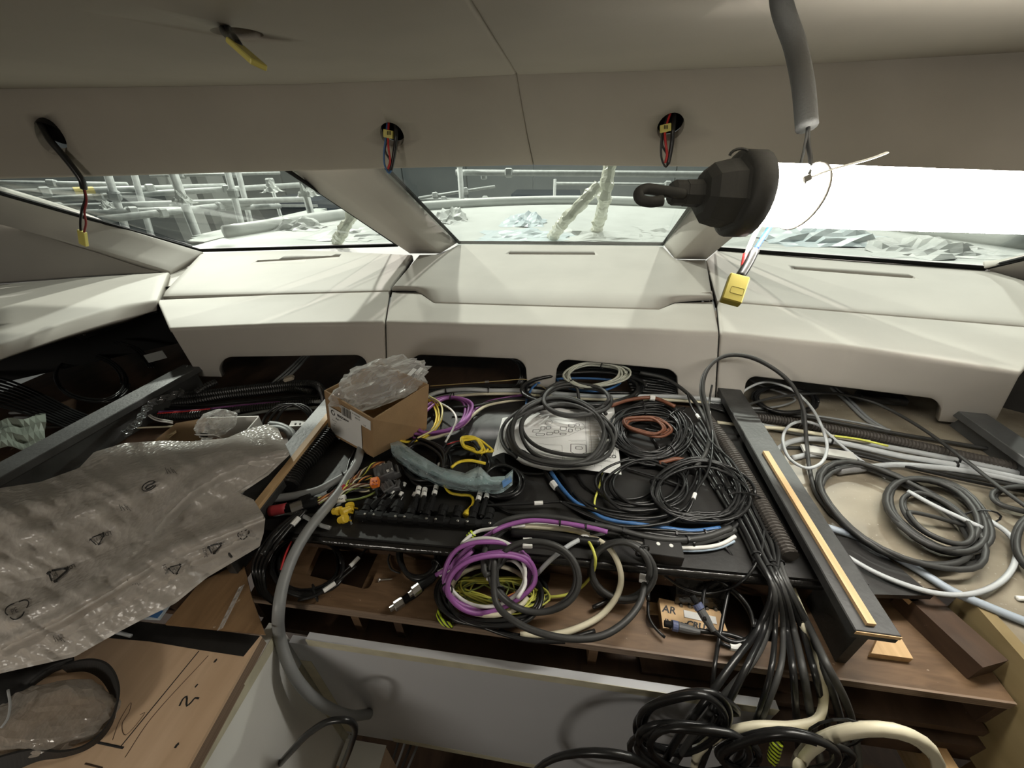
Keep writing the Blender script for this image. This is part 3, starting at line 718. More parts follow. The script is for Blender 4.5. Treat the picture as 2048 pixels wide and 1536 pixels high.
box('floor', (0, 8, -4.05), (40, 22, .1), M_CONC, kind='structure', label='concrete hangar floor')
# foredeck under white film
dk = struct('trim_3', 'white film-covered foredeck outside the windscreen')
dp = [(-2.3, 1.25), (-1.62, 1.66), (-.8, 1.82), (-.47, 1.87), (.42, 1.88), (.7, 1.80), (1.5, 1.58), (2.3, 1.25), (2.4, 2.4), (1.7, 3.5), (.6, 4.15), (-.1, 4.25), (-.9, 4.05), (-1.75, 3.45), (-2.3, 2.5)]
v, f = prism(dp, .95, 1.0); fix_normals(build('deck_film', v, f, M_WHITEFILM, dk))
rim = catmull([(-2.3, 2.5, 1.03), (-1.75, 3.45, 1.03), (-.9, 4.05, 1.03), (-.1, 4.25, 1.03), (.6, 4.15, 1.03), (1.7, 3.5, 1.03), (2.4, 2.4, 1.03)], .1)
v, f = tubeg(rim, .045, 8); build('bulwark', v, f, M_WHITEFILM, dk, smooth=True)
rng = np.random.RandomState(5)
def crumple(c, sx, sy, sz, seed, n=14):
    """a crumpled heap of film: noisy low dome"""
    G = []
    for i in range(n):
        r = []
        for j in range(n):
            u, w = 2 * i / (n - 1) - 1, 2 * j / (n - 1) - 1
            h = max(0, 1 - (u * u + w * w) * .9)
            k = noise.noise(Vector((u * 2.2 + seed, w * 2.2, seed * .7))) + .6 * noise.noise(Vector((u * 5 + seed, w * 5, 3.1)))
            r.append((c[0] + u * sx * (1 + .25 * k), c[1] + w * sy * (1 + .25 * k), c[2] + sz * max(0, h * (.7 + .9 * k)) + .001))
        G.append(r)
    return np.array(G).reshape(-1, 3), grid_faces(n, n)
for k, (x, y, sx, sy, sz) in enumerate(((1050, 445, .16, .2, .07), (900, 440, .14, .2, .10), (1190, 470, .35, .2, .03), (1050, 472, .30, .18, .035), (700, 470, .25, .2, .04), (600, 455, .2, .15, .08), (1650, 480, .35, .2, .08), (1850, 500, .3, .2, .06), (1380, 462, .3, .2, .03))):
    v, f = crumple(pz(x, y, 1.0), sx, sy, sz, k * 3.3 + 1)
    build('crumpled_film', v, f, M_WHITEFILM if k % 3 else mat('blue_grey_film', (.52, .60, .63), .4, bump=.4, bscale=20), None, smooth=False, label=['white film heap in front of the centre windscreen, beside the deck rim', 'white film heap by the left pillar in the centre windscreen', 'blue-grey flat film on the deck below the wrapped props', 'white low film sheet on the deck left of the wrapped props', 'white film crease at the foot of the left windscreen', 'blue-grey film lump in the left windscreen by the pillar', 'large white film heap under the work lamp beyond the right windscreen', 'white film lump beyond the right windscreen near its right corner', 'blue-grey film by the right pillar foot in the centre windscreen'][k], cat='film', group='film heaps on the foredeck')
# two props wrapped in plastic on the foredeck
def wrapped(name, label, pts, r, seed):
    t = thing(name, label, 'prop', pts[0])
    P = catmull(pts, .012); rr = np.array([r * (1 + .35 * noise.noise(Vector((i * .35, seed, 0))) + .25 * noise.noise(Vector((i * 1.1, seed, 4)))) for i in range(len(P))])
    v, f = tubeg(P, rr * .55, 8); build('pole', v, f, M_PIPE, t, smooth=True)
    v, f = tubeg(P, rr, 10); v = [p + np.array([noise.noise(Vector(p * 30)) * .012, 0, noise.noise(Vector(p * 30 + 9)) * .012]) for p in v]
    build('plastic_wrap', v, f, film('cloudy_wrap', (.92, .92, .86), .45, .25, 25, .8, (.80, .80, .68)), t)
    return t
wrapped('wrapped_prop', 'prop wrapped in cloudy plastic leaning left beyond the centre windscreen', [pz(1103, 476, 1.0), py_(1140, 430, 2.2), py_(1196, 372, 2.25)], .030, 1)
wrapped('wrapped_prop', 'prop wrapped in cloudy plastic standing nearly upright beyond the centre windscreen', [pz(1192, 466, 1.0), py_(1208, 400, 2.4), py_(1222, 318, 2.45)], .034, 2)
wrapped('wrapped_prop', 'short wrapped prop beyond the left windscreen beside the pillar', [pz(672, 486, 1.0), py_(690, 455, 2.1), py_(712, 415, 2.15)], .028, 3)
# scaffolding
POLES = [  # x0,y0,Y0, x1,y1,Y1, radius
    (912, 345, 5.0, 1420, 349, 5.0), (1112, 367, 6.6, 1420, 370, 6.6), (918, 318, 4.9, 920, 432, 4.9), (838, 396, 6.6, 990, 373, 6.6), (1110, 358, 6.5, 1112, 430, 6.5),
    (830, 398, 7.2, 1420, 402, 7.2), (915, 421, 5.2, 1420, 425, 5.2), (1200, 362, 6.7, 1202, 430, 6.7), (970, 395, 7.0, 972, 432, 7.0),
    (205, 318, 3.6, 262, 490, 3.6), (260, 318, 4.4, 305, 480, 4.4), (335, 318, 3.0, 405, 500, 3.0), (448, 318, 4.2, 484, 452, 4.2), (470, 318, 5.0, 500, 440, 5.0),
    (-60, 366, 4.0, 255, 370, 4.6), (-60, 388, 3.4, 452, 372, 5.2), (-60, 408, 3.6, 600, 370, 5.5), (40, 418, 3.3, 620, 398, 5.0), (130, 428, 3.2, 560, 412, 5.2), (200, 440, 3.1, 500, 405, 4.8), (540, 363, 5.4, 560, 420, 5.4), (612, 390, 3.6, 632, 455, 3.6),
    (1440, 350, 5.2, 1900, 356, 5.2), (1700, 318, 5.0, 1704, 440, 5.0), (300, 352, 6.0, 560, 346, 6.5)]
PL = ['long top rail of the scaffold across the centre windscreen', 'thin second rail of the scaffold in the centre windscreen', 'upright scaffold pole near the left pillar in the centre windscreen', 'slanting scaffold brace left in the centre windscreen', 'thin upright pole at the middle of the centre windscreen', 'low thin rail right across the centre windscreen', 'lowest scaffold rail just above the white deck', 'thin upright pole behind the wrapped props', 'short thin post left of the dark hull in the centre windscreen',
 'leaning scaffold upright left of the others in the left windscreen', 'leaning scaffold upright second from the left in the left windscreen', 'thick leaning scaffold upright with yellow tape in the left windscreen', 'leaning upright right of the taped pole in the left windscreen', 'far leaning upright before the pillar in the left windscreen',
 'uppermost scaffold tube at the left edge', 'second scaffold tube down at the left edge', 'third scaffold tube down at the left edge running far right', 'fourth scaffold tube down in the left windscreen', 'fifth scaffold tube down in the left windscreen', 'lowest scaffold tube in the left windscreen', 'thin vertical rod near the pillar in the left windscreen', 'short pole with a yellow band beside the left pillar', 'scaffold rail behind the work lamp', 'scaffold upright behind the work lamp', 'thin topmost tube just below the header in the left windscreen']
for k, q in enumerate(POLES):
    a, b = py_(q[0], q[1], q[2]), py_(q[3], q[4], q[5])
    if abs(b[2] - a[2]) > .55 * abs(b[0] - a[0]) and k in (2, 4, 7, 8, 9, 10, 11, 12, 13, 20, 21, 23):
        if b[2] > a[2]: a, b = b, a
        b = a + (b - a) * ((a[2] + 3.98) / (a[2] - b[2])) if k in (9, 10, 11, 12, 13) else np.array([b[0], b[1], -3.98])
    t = thing('scaffold_pole', 'galvanised ' + PL[k], 'pole', (a + b) / 2, group='scaffolding around the bow')
    r = .032 if k not in (1, 3, 4, 5, 7, 8, 20, 24) else .022
    v, f = tubeg([a, b], r, 8); build('tube', v, f, M_PIPE, t, smooth=True)
    for u in ((.22, .62) if b[2] > -3 else (.05, .12)):
        c = a + (b - a) * (u + .13 * math.sin(k * 2.1)); v, f = boxg(c, b - a, .09, (0, 0.3, 1), .09, .09, .015); build('clamp', v, f, M_PIPE, t)
    if k in (11, 15, 21):
        u = {11: .20, 15: .33, 21: .10}[k]; c = a + (b - a) * u; v, f = lathe_axis(c, b - a, [(0, r * 1.15), (.16, r * 1.15)], 10); build('yellow_band', v, f, M_YTAPE, t)
for k, (x, y, Y, s) in enumerate(((368, 408, 2.95, .07), (214, 418, 3.1, .05), (615, 393, 3.5, .08), (545, 384, 5.0, .1))):
    v, f = crumple(py_(x, y, Y), s, s, s * 1.3, 20 + k); build('film_rag', v, f, M_WHITEFILM, None, label='white film rag tied to the scaffold ' + ['on the thick taped upright', 'low at the left', 'beside the left pillar', 'far behind near the rail end'][k], cat='rag')
# far things in the hangar
for k, (x0, x1, y0, y1, Y, m, l) in enumerate(((322, 362, 320, 470, 9.0, M_CONC, 'pale concrete column seen through the left windscreen'), (400, 432, 320, 460, 11.0, M_CONC, 'second concrete column farther off in the left windscreen'))):
    a, b = py_(x0, y0, Y), py_(x1, y1, Y); c = (a + b) / 2
    box('concrete_column', (c[0], Y + .3, 1.0), (abs(b[0] - a[0]), .6, 10), m, None, label=l, cat='column', bev=.03)
a, b = py_(1022, 389, 12), py_(1160, 414, 12)
bt = thing('moored_hull', 'dark navy hull far across the hangar in the centre windscreen', 'hull', ((a + b) / 2))
v, f = extrude([(a[0], 12, a[2]), (b[0], 12, a[2] - .02), (b[0] - .5, 12, b[2] - .9), (a[0] + .1, 12, b[2] - .9)], (0, 1.5, 0)); fix_normals(build('hull_side', v, f, M_NAVY, bt))
box('rubbing_strake', ((a[0] + b[0]) / 2, 11.97, a[2] - .15), (b[0] - a[0], .06, .06), M_PIPE, bt)
a, b = py_(505, 402, 9), py_(640, 428, 9)
bt = thing('moored_hull', 'dark navy hull low in the left windscreen next to the pillar', 'hull', ((a + b) / 2))
v, f = extrude([(a[0], 9, a[2]), (b[0], 9, a[2]), (b[0], 9, b[2] - .4), (a[0] + .3, 9, b[2] - .4)], (0, 1.5, 0)); fix_normals(build('hull_side', v, f, M_NAVY, bt)); box('rubbing_strake', ((a[0] + b[0]) / 2, 8.97, a[2] - .1), (b[0] - a[0], .06, .05), M_PIPE, bt)
pk = thing('plank_stack', 'grey planks laid beside the foredeck in the left windscreen', 'planks', pz(480, 455, .98))
for i in range(4):
    a, b = pz(392, 486 - i * 9, .985 + .0 * i), pz(640, 428 - i * 7, .985); a[2] -= .02 * i; b[2] -= .02 * i
    box('plank', (a + b) / 2, (np.linalg.norm(b - a), .14, .02), mat('grey_plank', (.42, .45, .42), .7, var=.15, vscale=6), pk, ax=b - a)

# ------------------------------------------------------------------ cables
ORD = ('first', 'second', 'third', 'fourth', 'fifth', 'sixth', 'seventh', 'eighth', 'ninth', 'tenth')
CB = {'black': mat('black_cable', (.013, .013, .013), .30, spec=.5), 'dark': mat('dark_grey_cable', (.045, .045, .043), .5, spec=.4),
      'grey': mat('grey_cable', (.27, .28, .28), .45), 'light': mat('light_grey_cable', (.46, .48, .49), .45), 'cream': mat('cream_cable', (.68, .63, .47), .45),
      'white': mat('white_cable', (.74, .73, .70), .4), 'purple': mat('purple_cable', (.30, .10, .33), .42), 'yellow': mat('yellow_cable', (.80, .60, .04), .4),
      'lime': mat('yellow_green_wire', (.66, .66, .12), .45), 'green': mat('olive_green_wire', (.22, .27, .07), .45), 'blue': mat('blue_cable', (.05, .15, .36), .4), 'brown': mat('brown_cable', (.17, .062, .032), .45),
      'greige': mat('pale_grey_coil', (.47, .48, .41), .5), 'red': mat('red_wire', (.55, .03, .03), .4), 'orange': mat('orange_wire', (.70, .28, .07), .45)}
M_TIE = mat('black_cable_tie', (.012, .012, .012), .4)
M_CONDUIT = mat('black_conduit', (.022, .022, .021), .32, spec=.6)
M_CONDBROWN = mat('dusty_conduit', (.07, .062, .055), .5)
M_CONN = mat('grey_connector', (.10, .10, .10), .5)
def pt(q, base=ZBD):
    """(x, y) on the base plane; (x, y, v): v > 0 is a height, v < 0 the forward distance -v; arrays pass through"""
    if isinstance(q, np.ndarray): return q
    if len(q) == 2: return pz(q[0], q[1], base)
    return pz(q[0], q[1], q[2]) if q[2] > 0 else py_(q[0], q[1], -q[2])
def path_of(pts, base, step=.006): return catmull([pt(q, base) for q in pts], step)
def sleeve(P, t, length, r, m, parent, name='label_tag', sides=8):
    d = np.r_[0, np.cumsum(np.linalg.norm(np.diff(P, axis=0), axis=1))]; c = t * d[-1]
    ts = np.linspace(max(0, c - length / 2), min(d[-1], c + length / 2), 5)
    Q = np.stack([np.interp(ts, d, P[:, k]) for k in range(3)], 1)
    v, f = tubeg(Q, r, sides); return build(name, v, f, m, parent)
def cable(label, pts, r=.003, m='black', h=None, base=ZBD, tags=(), ties=(), group=None, name='cable', cat='cable', step=.006, sides=6, parent=None, corr=False):
    b = base + (h if h is not None else r)
    P = path_of(pts, b, step)
    mm = CB[m] if isinstance(m, str) else m
    if corr:
        P = path_of(pts, b, .0016); P = np.array(P); k = np.arange(len(P)); rr = r * (1 + .13 * np.where((k // 2) % 2, 1, -1)); v, f = tubeg(P, rr, 10)
        o = build(name, v, f, mm, parent, label=label, cat=cat, group=group)
    else:
        v, f = tubeg(P, r, sides); o = build(name, v, f, mm, parent, smooth=True, label=label, cat=cat, group=group)
    for q in tags: sleeve(P, q[0], q[1] if len(q) > 1 else .014, r * (q[3] if len(q) > 3 else 1.5), q[2] if len(q) > 2 else M_TAG, o)
    for t in ties: sleeve(P, t, .003, r * 1.45, M_TIE, o, 'cable_tie')
    return o
def coil(label, c, rad, n, r=.003, m='black', z=None, Y=None, rot=0, jit=5, a0=0, sweep=None, pre=(), post=(), seed=0, ties=(), tags=(), rise=.0, group=None, tilt=0, name='cable_coil', stack=True):
    rs = np.random.RandomState(seed + int(c[0] * 7 + c[1])); z = z if z is not None else ZBD + r
    tot = sweep if sweep else n * 2 * math.pi; steps = int(tot / (2 * math.pi) * 28)
    ph = rs.rand(8) * 6.28; pts = []; keep = []
    cr, sr = math.cos(rot), math.sin(rot)
    offs = rs.randn(n + 2, 4) * jit; zs = (np.arange(n + 2) % 4) * r * 1.6 * (1 if stack else .3) + rs.rand(n + 2) * r
    for i in range(steps + 1):
        th = tot * i / steps; k = th / (2 * math.pi); k0 = int(k); fr_ = k - k0; w = fr_ * fr_ * (3 - 2 * fr_)
        o = offs[k0] * (1 - w) + offs[k0 + 1] * w; zz = zs[k0] * (1 - w) + zs[k0 + 1] * w
        A = rad[0] + o[2] * .8 + jit * .35 * math.sin(2 * th + ph[0] + k); B = rad[1] + o[3] * .6 * rad[1] / rad[0] + jit * .25 * math.sin(3 * th + ph[1])
        ex, ey = A * math.cos(th + a0), B * math.sin(th + a0)
        x = c[0] + o[0] * .6 + ex * cr - ey * sr; y = c[1] + o[1] * .6 * rad[1] / rad[0] + ex * sr + ey * cr
        hh = zz + rise * k + tilt * (-(ey) / max(rad[1], 1))
        q = pz(x, y, z + hh) if Y is None else py_(x, y, Y - hh)
        pts.append(q); keep.append((th + a0, q))
    base = z
    full = [pt(q, base) for q in pre] + pts + [pt(q, base) for q in post]
    P = catmull(full, .008) if (len(pre) or len(post)) else np.array(full)
    v, f = tubeg(P, r, 6); o = build(name, v, f, CB[m] if isinstance(m, str) else m, None, smooth=True, label=label, cat='cable coil', group=group)
    for a in ties:
        S = np.array([q for th, q in keep if abs((th - a + math.pi) % (2 * math.pi) - math.pi) < .12])
        if len(S) < 1: continue
        ce = S.mean(0); rd = ce - np.mean([q for _, q in keep], axis=0); rd[2] = 0; rd /= np.linalg.norm(rd)
        e1 = np.abs((S - ce) @ rd).max() + r * 1.5; e2 = np.abs(S[:, 2] - ce[2]).max() + r * 1.5
        ring = [ce + rd * e1 * math.cos(t) + np.array([0, 0, 1]) * e2 * math.sin(t) for t in np.linspace(0, 2 * math.pi, 14)[:-1]]
        v, f = tubeg(ring, .0016, 5, closed=True); build('cable_tie', v, f, M_TIE, o)
    for t, ln, mm_, k in tags: sleeve(P, t, ln, r * k, mm_, o)
    return o

# --- behind the board, along the dash
cable('thick light grey cable arching along the back of the board right of the carton', [(842, 806), (862, 790), (890, 782), (936, 779), (990, 781), (1050, 781), (1110, 787), (1200, 793), (1340, 793), (1470, 803)], .0062, 'light', h=.016, ties=(.10, .24, .36))
cable('cream cable lying just below the grey one along the back of the board', [(900, 794), (950, 789), (1030, 788), (1100, 793), (1200, 799), (1330, 800), (1420, 806)], .0042, 'cream', h=.009)
cable('second grey cable along the back edge of the board', [(850, 801), (930, 786), (1040, 784), (1150, 790), (1300, 797), (1480, 812)], .005, 'grey', h=.006)
cable('black cable hugging the dash along the back of the board', [(852, 786), (930, 775), (1050, 775), (1150, 783), (1340, 788)], .005, 'black', h=.007)
cable('thin black cable along the back of the board beside the brass wire', [(852, 780), (960, 771), (1060, 771), (1100, 777)], .0032, 'black', h=.006)
wire = cable('taut brass wire with a small ferrule in front of the second dash cut-out', [(860, 772), (930, 767), (1000, 762), (1052, 759), (1075, 768), (1092, 778)], .0013, mat('brass_wire', (.70, .55, .25), .35, metal=.6), h=.022, name='wire', cat='wire', tags=((.46, .012, M_STEEL, 2.6),))
for k in range(4):
    cable('black cable curving out of the second dash cut-out, %s of four' % ('left-hand', 'second', 'third', 'right-hand')[k], [(1012 + 5 * k, 716 + 2 * k, .935), (1034 + 5 * k, 727, .945), (1042 + 4 * k, 748, .94), (1034 + 3 * k, 768, .92), (1022 + 3 * k, 780, .915)], .0034, 'black')
coil('purple cable coil behind the carton with a strand running right', (884, 836), (58, 33), 5, .0038, 'purple', z=.918, rot=-.35, jit=10, a0=2.6, post=[(905, 862), (936, 842), (950, 820), (975, 804), (1010, 796), (1050, 789)], ties=(5.3,))
cable('long cream cable below the purple coil', [(835, 882), (880, 872), (925, 851), (946, 830), (972, 812), (1010, 803), (1070, 796)], .0042, 'cream', h=.012, ties=(.3,))
cable('black cable running beside the cream one past the purple coil', [(905, 815), (950, 812), (985, 803), (1030, 797), (1080, 800)], .0034, 'black', h=.018)
cable('thin white cable looping over the purple coil', [(850, 792), (876, 804), (903, 820), (913, 838), (906, 858), (891, 884)], .0026, 'white', h=.030)
coil('bright yellow thin cable coil sticking out behind the carton', (826, 838), (52, 44), 6, .0021, 'yellow', z=.925, jit=4, rot=-.5)
cable('single pale yellow loop outside the bright yellow coil', [(858, 792), (880, 806), (884, 832), (868, 858), (835, 876)], .002, mat('pale_yellow', (.72, .66, .30), .4), h=.035)

coil('pale grey cable coil standing against the third dash cut-out', (1190, 750), (60, 22), 11, .0028, 'greige', z=.962, rot=-.06, jit=7, tilt=.012, ties=(2.5, 5.0))
coil('thick black cable coil lying under the pale grey coil', (1166, 776), (112, 34), 3, .0052, 'black', z=.926, rot=-.03, jit=6, seed=3, tags=((.97, .012, M_TAG, 1.3),))
coil('dark grey cable loops between the pale coil and the paper', (1150, 800), (66, 32), 2, .005, 'dark', z=.945, jit=7, seed=8, post=[(1205, 815), (1212, 828)])
cable('blue cable winding around the black coil below the third cut-out', [(1052, 818), (1056, 792), (1072, 769), (1104, 759), (1180, 757), (1240, 764), (1205, 781), (1150, 779), (1118, 764), (1106, 750)], .0036, 'blue', h=.020)
cable('black arch of cable standing above the back of the big dark coil', [(1074, 812, .925), (1090, 783, .95), (1126, 764, .96), (1152, 774, .955), (1158, 800, .93)], .0046, 'dark')
cable('long dark cable sweeping from the pale coil round to the right bundle', [(1280, 745, .955), (1330, 757, .95), (1375, 787, .945), (1405, 828, .94), (1418, 868, .94), (1412, 905, .935), (1388, 938, .93)], .0048, 'dark')
for k in range(8):
    cable(ORD[k] + ' from the back of the black cables fanning below the third cut-out', [(1248 + 2 * k, 738 + 6 * k, .93 + .004 * (k % 3)), (1290, 745 + 5.5 * k, .925 + .003 * (k % 2)), (1345, 758 + 4.5 * k, .918), (1400, 784 + 3.5 * k, .916), (1450, 806 + 2.5 * k, .916)], .0038, 'black', group='black cables fanned below the third dash cut-out')

# --- drawing sheet under the big coil
sheet = thing('drawing_sheet', 'white printed wiring drawing sheet with a curled corner under the big dark coil', 'paper', pz(1115, 880, ZBD))
s_top = lerp_line([(1005, 836), (1060, 826), (1112, 816), (1170, 820), (1228, 813)], 33); s_bot = lerp_line([(984, 913), (1006, 904), (1020, 909), (1046, 929), (1096, 941), (1160, 938), (1243, 949)], 33)
def sheet_at(u, v, lift=0):
    i = u * 32; i0 = min(int(i), 31); w = i - i0
    a = s_top[i0] * (1 - w) + s_top[i0 + 1] * w; b = s_bot[i0] * (1 - w) + s_bot[i0 + 1] * w; q = a * (1 - v) + b * v
    z = ZBD + .012 + .012 * math.exp(-((u - .52) / .16) ** 2) * (1 - v) ** 2 + .014 * max(0, .3 - u) / .3 * v ** 3 + .004 * u + lift
    return pz(q[0], q[1], z)
G = np.array([[sheet_at(u, v) for u in np.linspace(0, 1, 33)] for v in np.linspace(0, 1, 17)])
v_ = G.reshape(-1, 3).tolist() + (G - np.array([0, 0, .0006])).reshape(-1, 3).tolist(); fg = grid_faces(17, 33)
build('paper_sheet', v_, fg + [tuple(i + 17 * 33 for i in reversed(q)) for q in fg], M_PAPER, sheet, smooth=True)
def sheet_strokes(lines, w, m, name):
    V, F_ = [], []
    for L in lines:
        L = lerp_line(L, max(2, int(np.linalg.norm(np.array(L[-1]) - np.array(L[0])) * 30) + len(L) * 2))
        for i in range(len(L) - 1):
            d = L[i + 1] - L[i]; l = np.linalg.norm(d)
            if l < 1e-6: continue
            nn = np.array([-d[1], d[0] * 1.0]) / l * w; n0 = len(V)
            for q in (L[i] - nn, L[i + 1] - nn, L[i + 1] + nn, L[i] + nn): V.append(sheet_at(min(max(q[0], 0), 1), min(max(q[1], 0), 1), .0006))
            F_.append((n0, n0 + 1, n0 + 2, n0 + 3))
    build(name, V, F_, m, sheet)
rect = lambda x0, y0, x1, y1: [(x0, y0), (x1, y0), (x1, y1), (x0, y1), (x0, y0)]
sheet_strokes([rect(.03, .04, .97, .95), rect(.05, .06, .955, .93)], .0012, M_GREYINK, 'printed_border')
R_ = [(.30, .33, .36, .38), (.365, .28, .40, .34), (.41, .29, .45, .33), (.33, .40, .40, .44), (.42, .385, .47, .425), (.48, .36, .52, .40), (.53, .30, .58, .36), (.60, .25, .65, .30), (.66, .24, .69, .28), (.60, .33, .63, .38), (.655, .31, .70, .35), (.53, .40, .58, .43), (.66, .62, .71, .67), (.62, .58, .74, .74)]
sheet_strokes([rect(*q) for q in R_], .0022, M_INK, 'printed_diagram')
sheet_strokes([[(.43 + .03 * math.cos(t), .22 + .045 * math.sin(t)) for t in np.linspace(0, 6.283, 13)], [(.27, .46), (.40, .48), (.60, .44), (.74, .30), (.72, .22), (.46, .17)], [(.27, .56), (.55, .60), (.56, .85)], [(.27, .64), (.54, .68)], [(.60, .52), (.74, .51)], [(.62, .535), (.72, .527)], [(.57, .78), (.74, .77)], [(.57, .79), (.57, .90)], [(.58, .805), (.66, .80)], [(.09, .62), (.14, .66)], [(.08, .70), (.13, .74)], [(.10, .55), (.12, .60), (.09, .63)]], .0015, M_GREYINK, 'printed_diagram')
sheet_strokes([[(.765, .18 + .026 * k), (.765 + .05 + .07 * ((k * 37) % 11) / 11, .18 + .026 * k)] for k in range(22)], .0022, mat('tan_ink', (.42, .36, .25), .7), 'printed_list')
sheet_strokes([[(.74, .12), (.745, .74)], [(.78, .12), (.785, .74)], [(.74, .86), (.955, .87)], [(.72, .895), (.955, .905)], [(.80, .89), (.802, .93)], [(.85, .89), (.852, .93)], [(.90, .895), (.902, .93)], [(.78, .815), (.95, .82)], [(.80, .83), (.94, .835)]], .0014, M_GREYINK, 'printed_table')
def sheet_text(s, size, u0, v0, m, name):
    cu = bpy.data.curves.new('t', 'FONT'); cu.body = s; cu.size = 1; cu.offset = .02; to = bpy.data.objects.new('t', cu); COL.objects.link(to); bpy.context.view_layer.update()
    me = bpy.data.meshes.new_from_object(to.evaluated_get(bpy.context.evaluated_depsgraph_get())); bpy.data.objects.remove(to)
    V = [sheet_at(min(u0 + v.co.x * size, 1), v0 - v.co.y * size * 1.5, .0007) for v in me.vertices]; build(name, V, [tuple(p.vertices) for p in me.polygons], m, sheet)
sheet_text('LORENZO', .046, .76, .765, M_INK, 'printed_name'); sheet_text('LAYOUT CAVI PLANCIA', .016, .755, .825, M_GREYINK, 'printed_text')
coil('big dark grey cable coil lying on the drawing sheet', (1121, 866), (97, 63), 8, .0045, 'dark', z=.934, jit=12, rot=.08, a0=2.3, seed=2, post=[(1050, 905), (1032, 900), (1018, 897)], ties=(), tags=((.955, .018, M_TAG, 1.25), (.985, .02, M_INK, 1.5)))
for k, (x, y) in enumerate(((1066, 917), (1101, 922))):
    pass

# --- right half of the board: black coils
coil('dense thin black cable coil right of the drawing sheet', (1302, 858), (66, 50), 17, .0027, 'black', z=.920, jit=10, seed=4, ties=(1.0, 4.4, 5.6))
coil('second thin black coil nested under the dense coil right of the sheet', (1308, 876), (66, 46), 13, .0026, 'black', z=.914, jit=12, seed=5)
cable('brown cable with a white tag arching over the dense black coil', [(1222, 812), (1258, 800), (1307, 796), (1350, 813)], .0048, 'brown', h=.034, tags=((.67, .014),))
coil('brown cable coil seen inside the dense black coil', (1292, 852), (44, 15), 5, .0034, 'brown', z=.920, jit=8, rot=.15)
cable('short brown cable end below the dense black coil', [(1318, 926), (1335, 922), (1352, 918), (1372, 921)], .0046, 'brown', h=.02)
coil('wide thin black coil at the right side of the board', (1402, 981), (92, 57), 11, .0030, 'black', z=.922, jit=10, rot=.05, seed=6, ties=(.2, 3.4))
coil('loose thin black loops in the middle of the right half of the board', (1292, 968), (80, 46), 5, .0028, 'black', z=.918, jit=13, seed=9, pre=[(1180, 880), (1205, 915)], post=[(1380, 900), (1340, 868), (1290, 858)])
LOOPS = [([(1154, 948), (1173, 974), (1218, 995), (1272, 997), (1312, 978), (1327, 940), (1320, 900), (1300, 868)], 'upper'), ([(1134, 970), (1165, 1000), (1218, 1021), (1300, 1024), (1364, 994), (1391, 958), (1388, 915), (1352, 872), (1302, 850)], 'second'),
         ([(1146, 985), (1184, 1018), (1245, 1038), (1326, 1034), (1371, 1014), (1398, 966), (1400, 930)], 'third'), ([(1120, 1003), (1170, 1028), (1240, 1052), (1330, 1046), (1384, 1026), (1440, 1040), (1490, 1022)], 'lowest')]
for k, (L, nm) in enumerate(LOOPS): cable('%s of the four long black arcs sweeping across the right half of the board' % nm, L, .0029, 'black', h=.006 + .006 * k)
cable('thin black cable with two white tags hanging down the right side', [(1374, 786), (1384, 815), (1408, 850), (1420, 880), (1470, 930), (1500, 985)], .0024, 'black', h=.040, tags=((.30, .014),))
cable('thin black cable from the tall loop down over the right-hand coil', [(1424, 770, .985), (1419, 800, .96), (1419, 832, .955), (1425, 873, .95), (1417, 940, .945), (1392, 983, .94), (1382, 1010, .935), (1364, 1042, .925)], .0024, 'black', tags=((.22, .012), (.86, .014)))
cable('yellow-green earth wire coming from under the sheet', [(1206, 946), (1197, 978), (1190, 997), (1189, 1012), (1195, 1026)], .0022, 'lime', h=.010)
cable('thick black cable with a white wrap label below the drawing sheet', [(1090, 942), (1104, 964), (1126, 990), (1146, 1010), (1170, 1028), (1206, 1046), (1270, 1062), (1350, 1070), (1420, 1062), (1470, 1040)], .0052, 'black', h=.008, tags=((.105, .016, M_TAG, 1.5),))
cable('bright blue cable crossing to the right under the sheet', [(1102, 944), (1124, 976), (1150, 1004), (1178, 1019), (1208, 1037), (1260, 1046), (1326, 1056), (1384, 1062), (1440, 1056)], .0042, 'blue', h=.014)
cable('thick black cable beside the blue one from under the sheet', [(1116, 943), (1138, 973), (1156, 1008), (1184, 1030), (1218, 1048), (1290, 1066), (1390, 1078), (1450, 1066), (1482, 1040)], .0058, 'black', h=.010)
cable('thin black cable with a white tag crossing the middle of the board', [(975, 1011), (1035, 1008), (1079, 1006), (1122, 1004), (1165, 1014), (1230, 1030), (1300, 1036), (1350, 1026)], .0026, 'black', h=.020, tags=((.275, .016),))
cable('thin black cable lying below the tagged one in the middle of the board', [(973, 1000), (1003, 1018), (1040, 1030), (1080, 1028)], .003, 'black', h=.006)
cable('black cable running flat from the bag end under the sheet', [(1010, 930), (1040, 945), (1078, 948), (1112, 940)], .0032, 'black', h=.006)

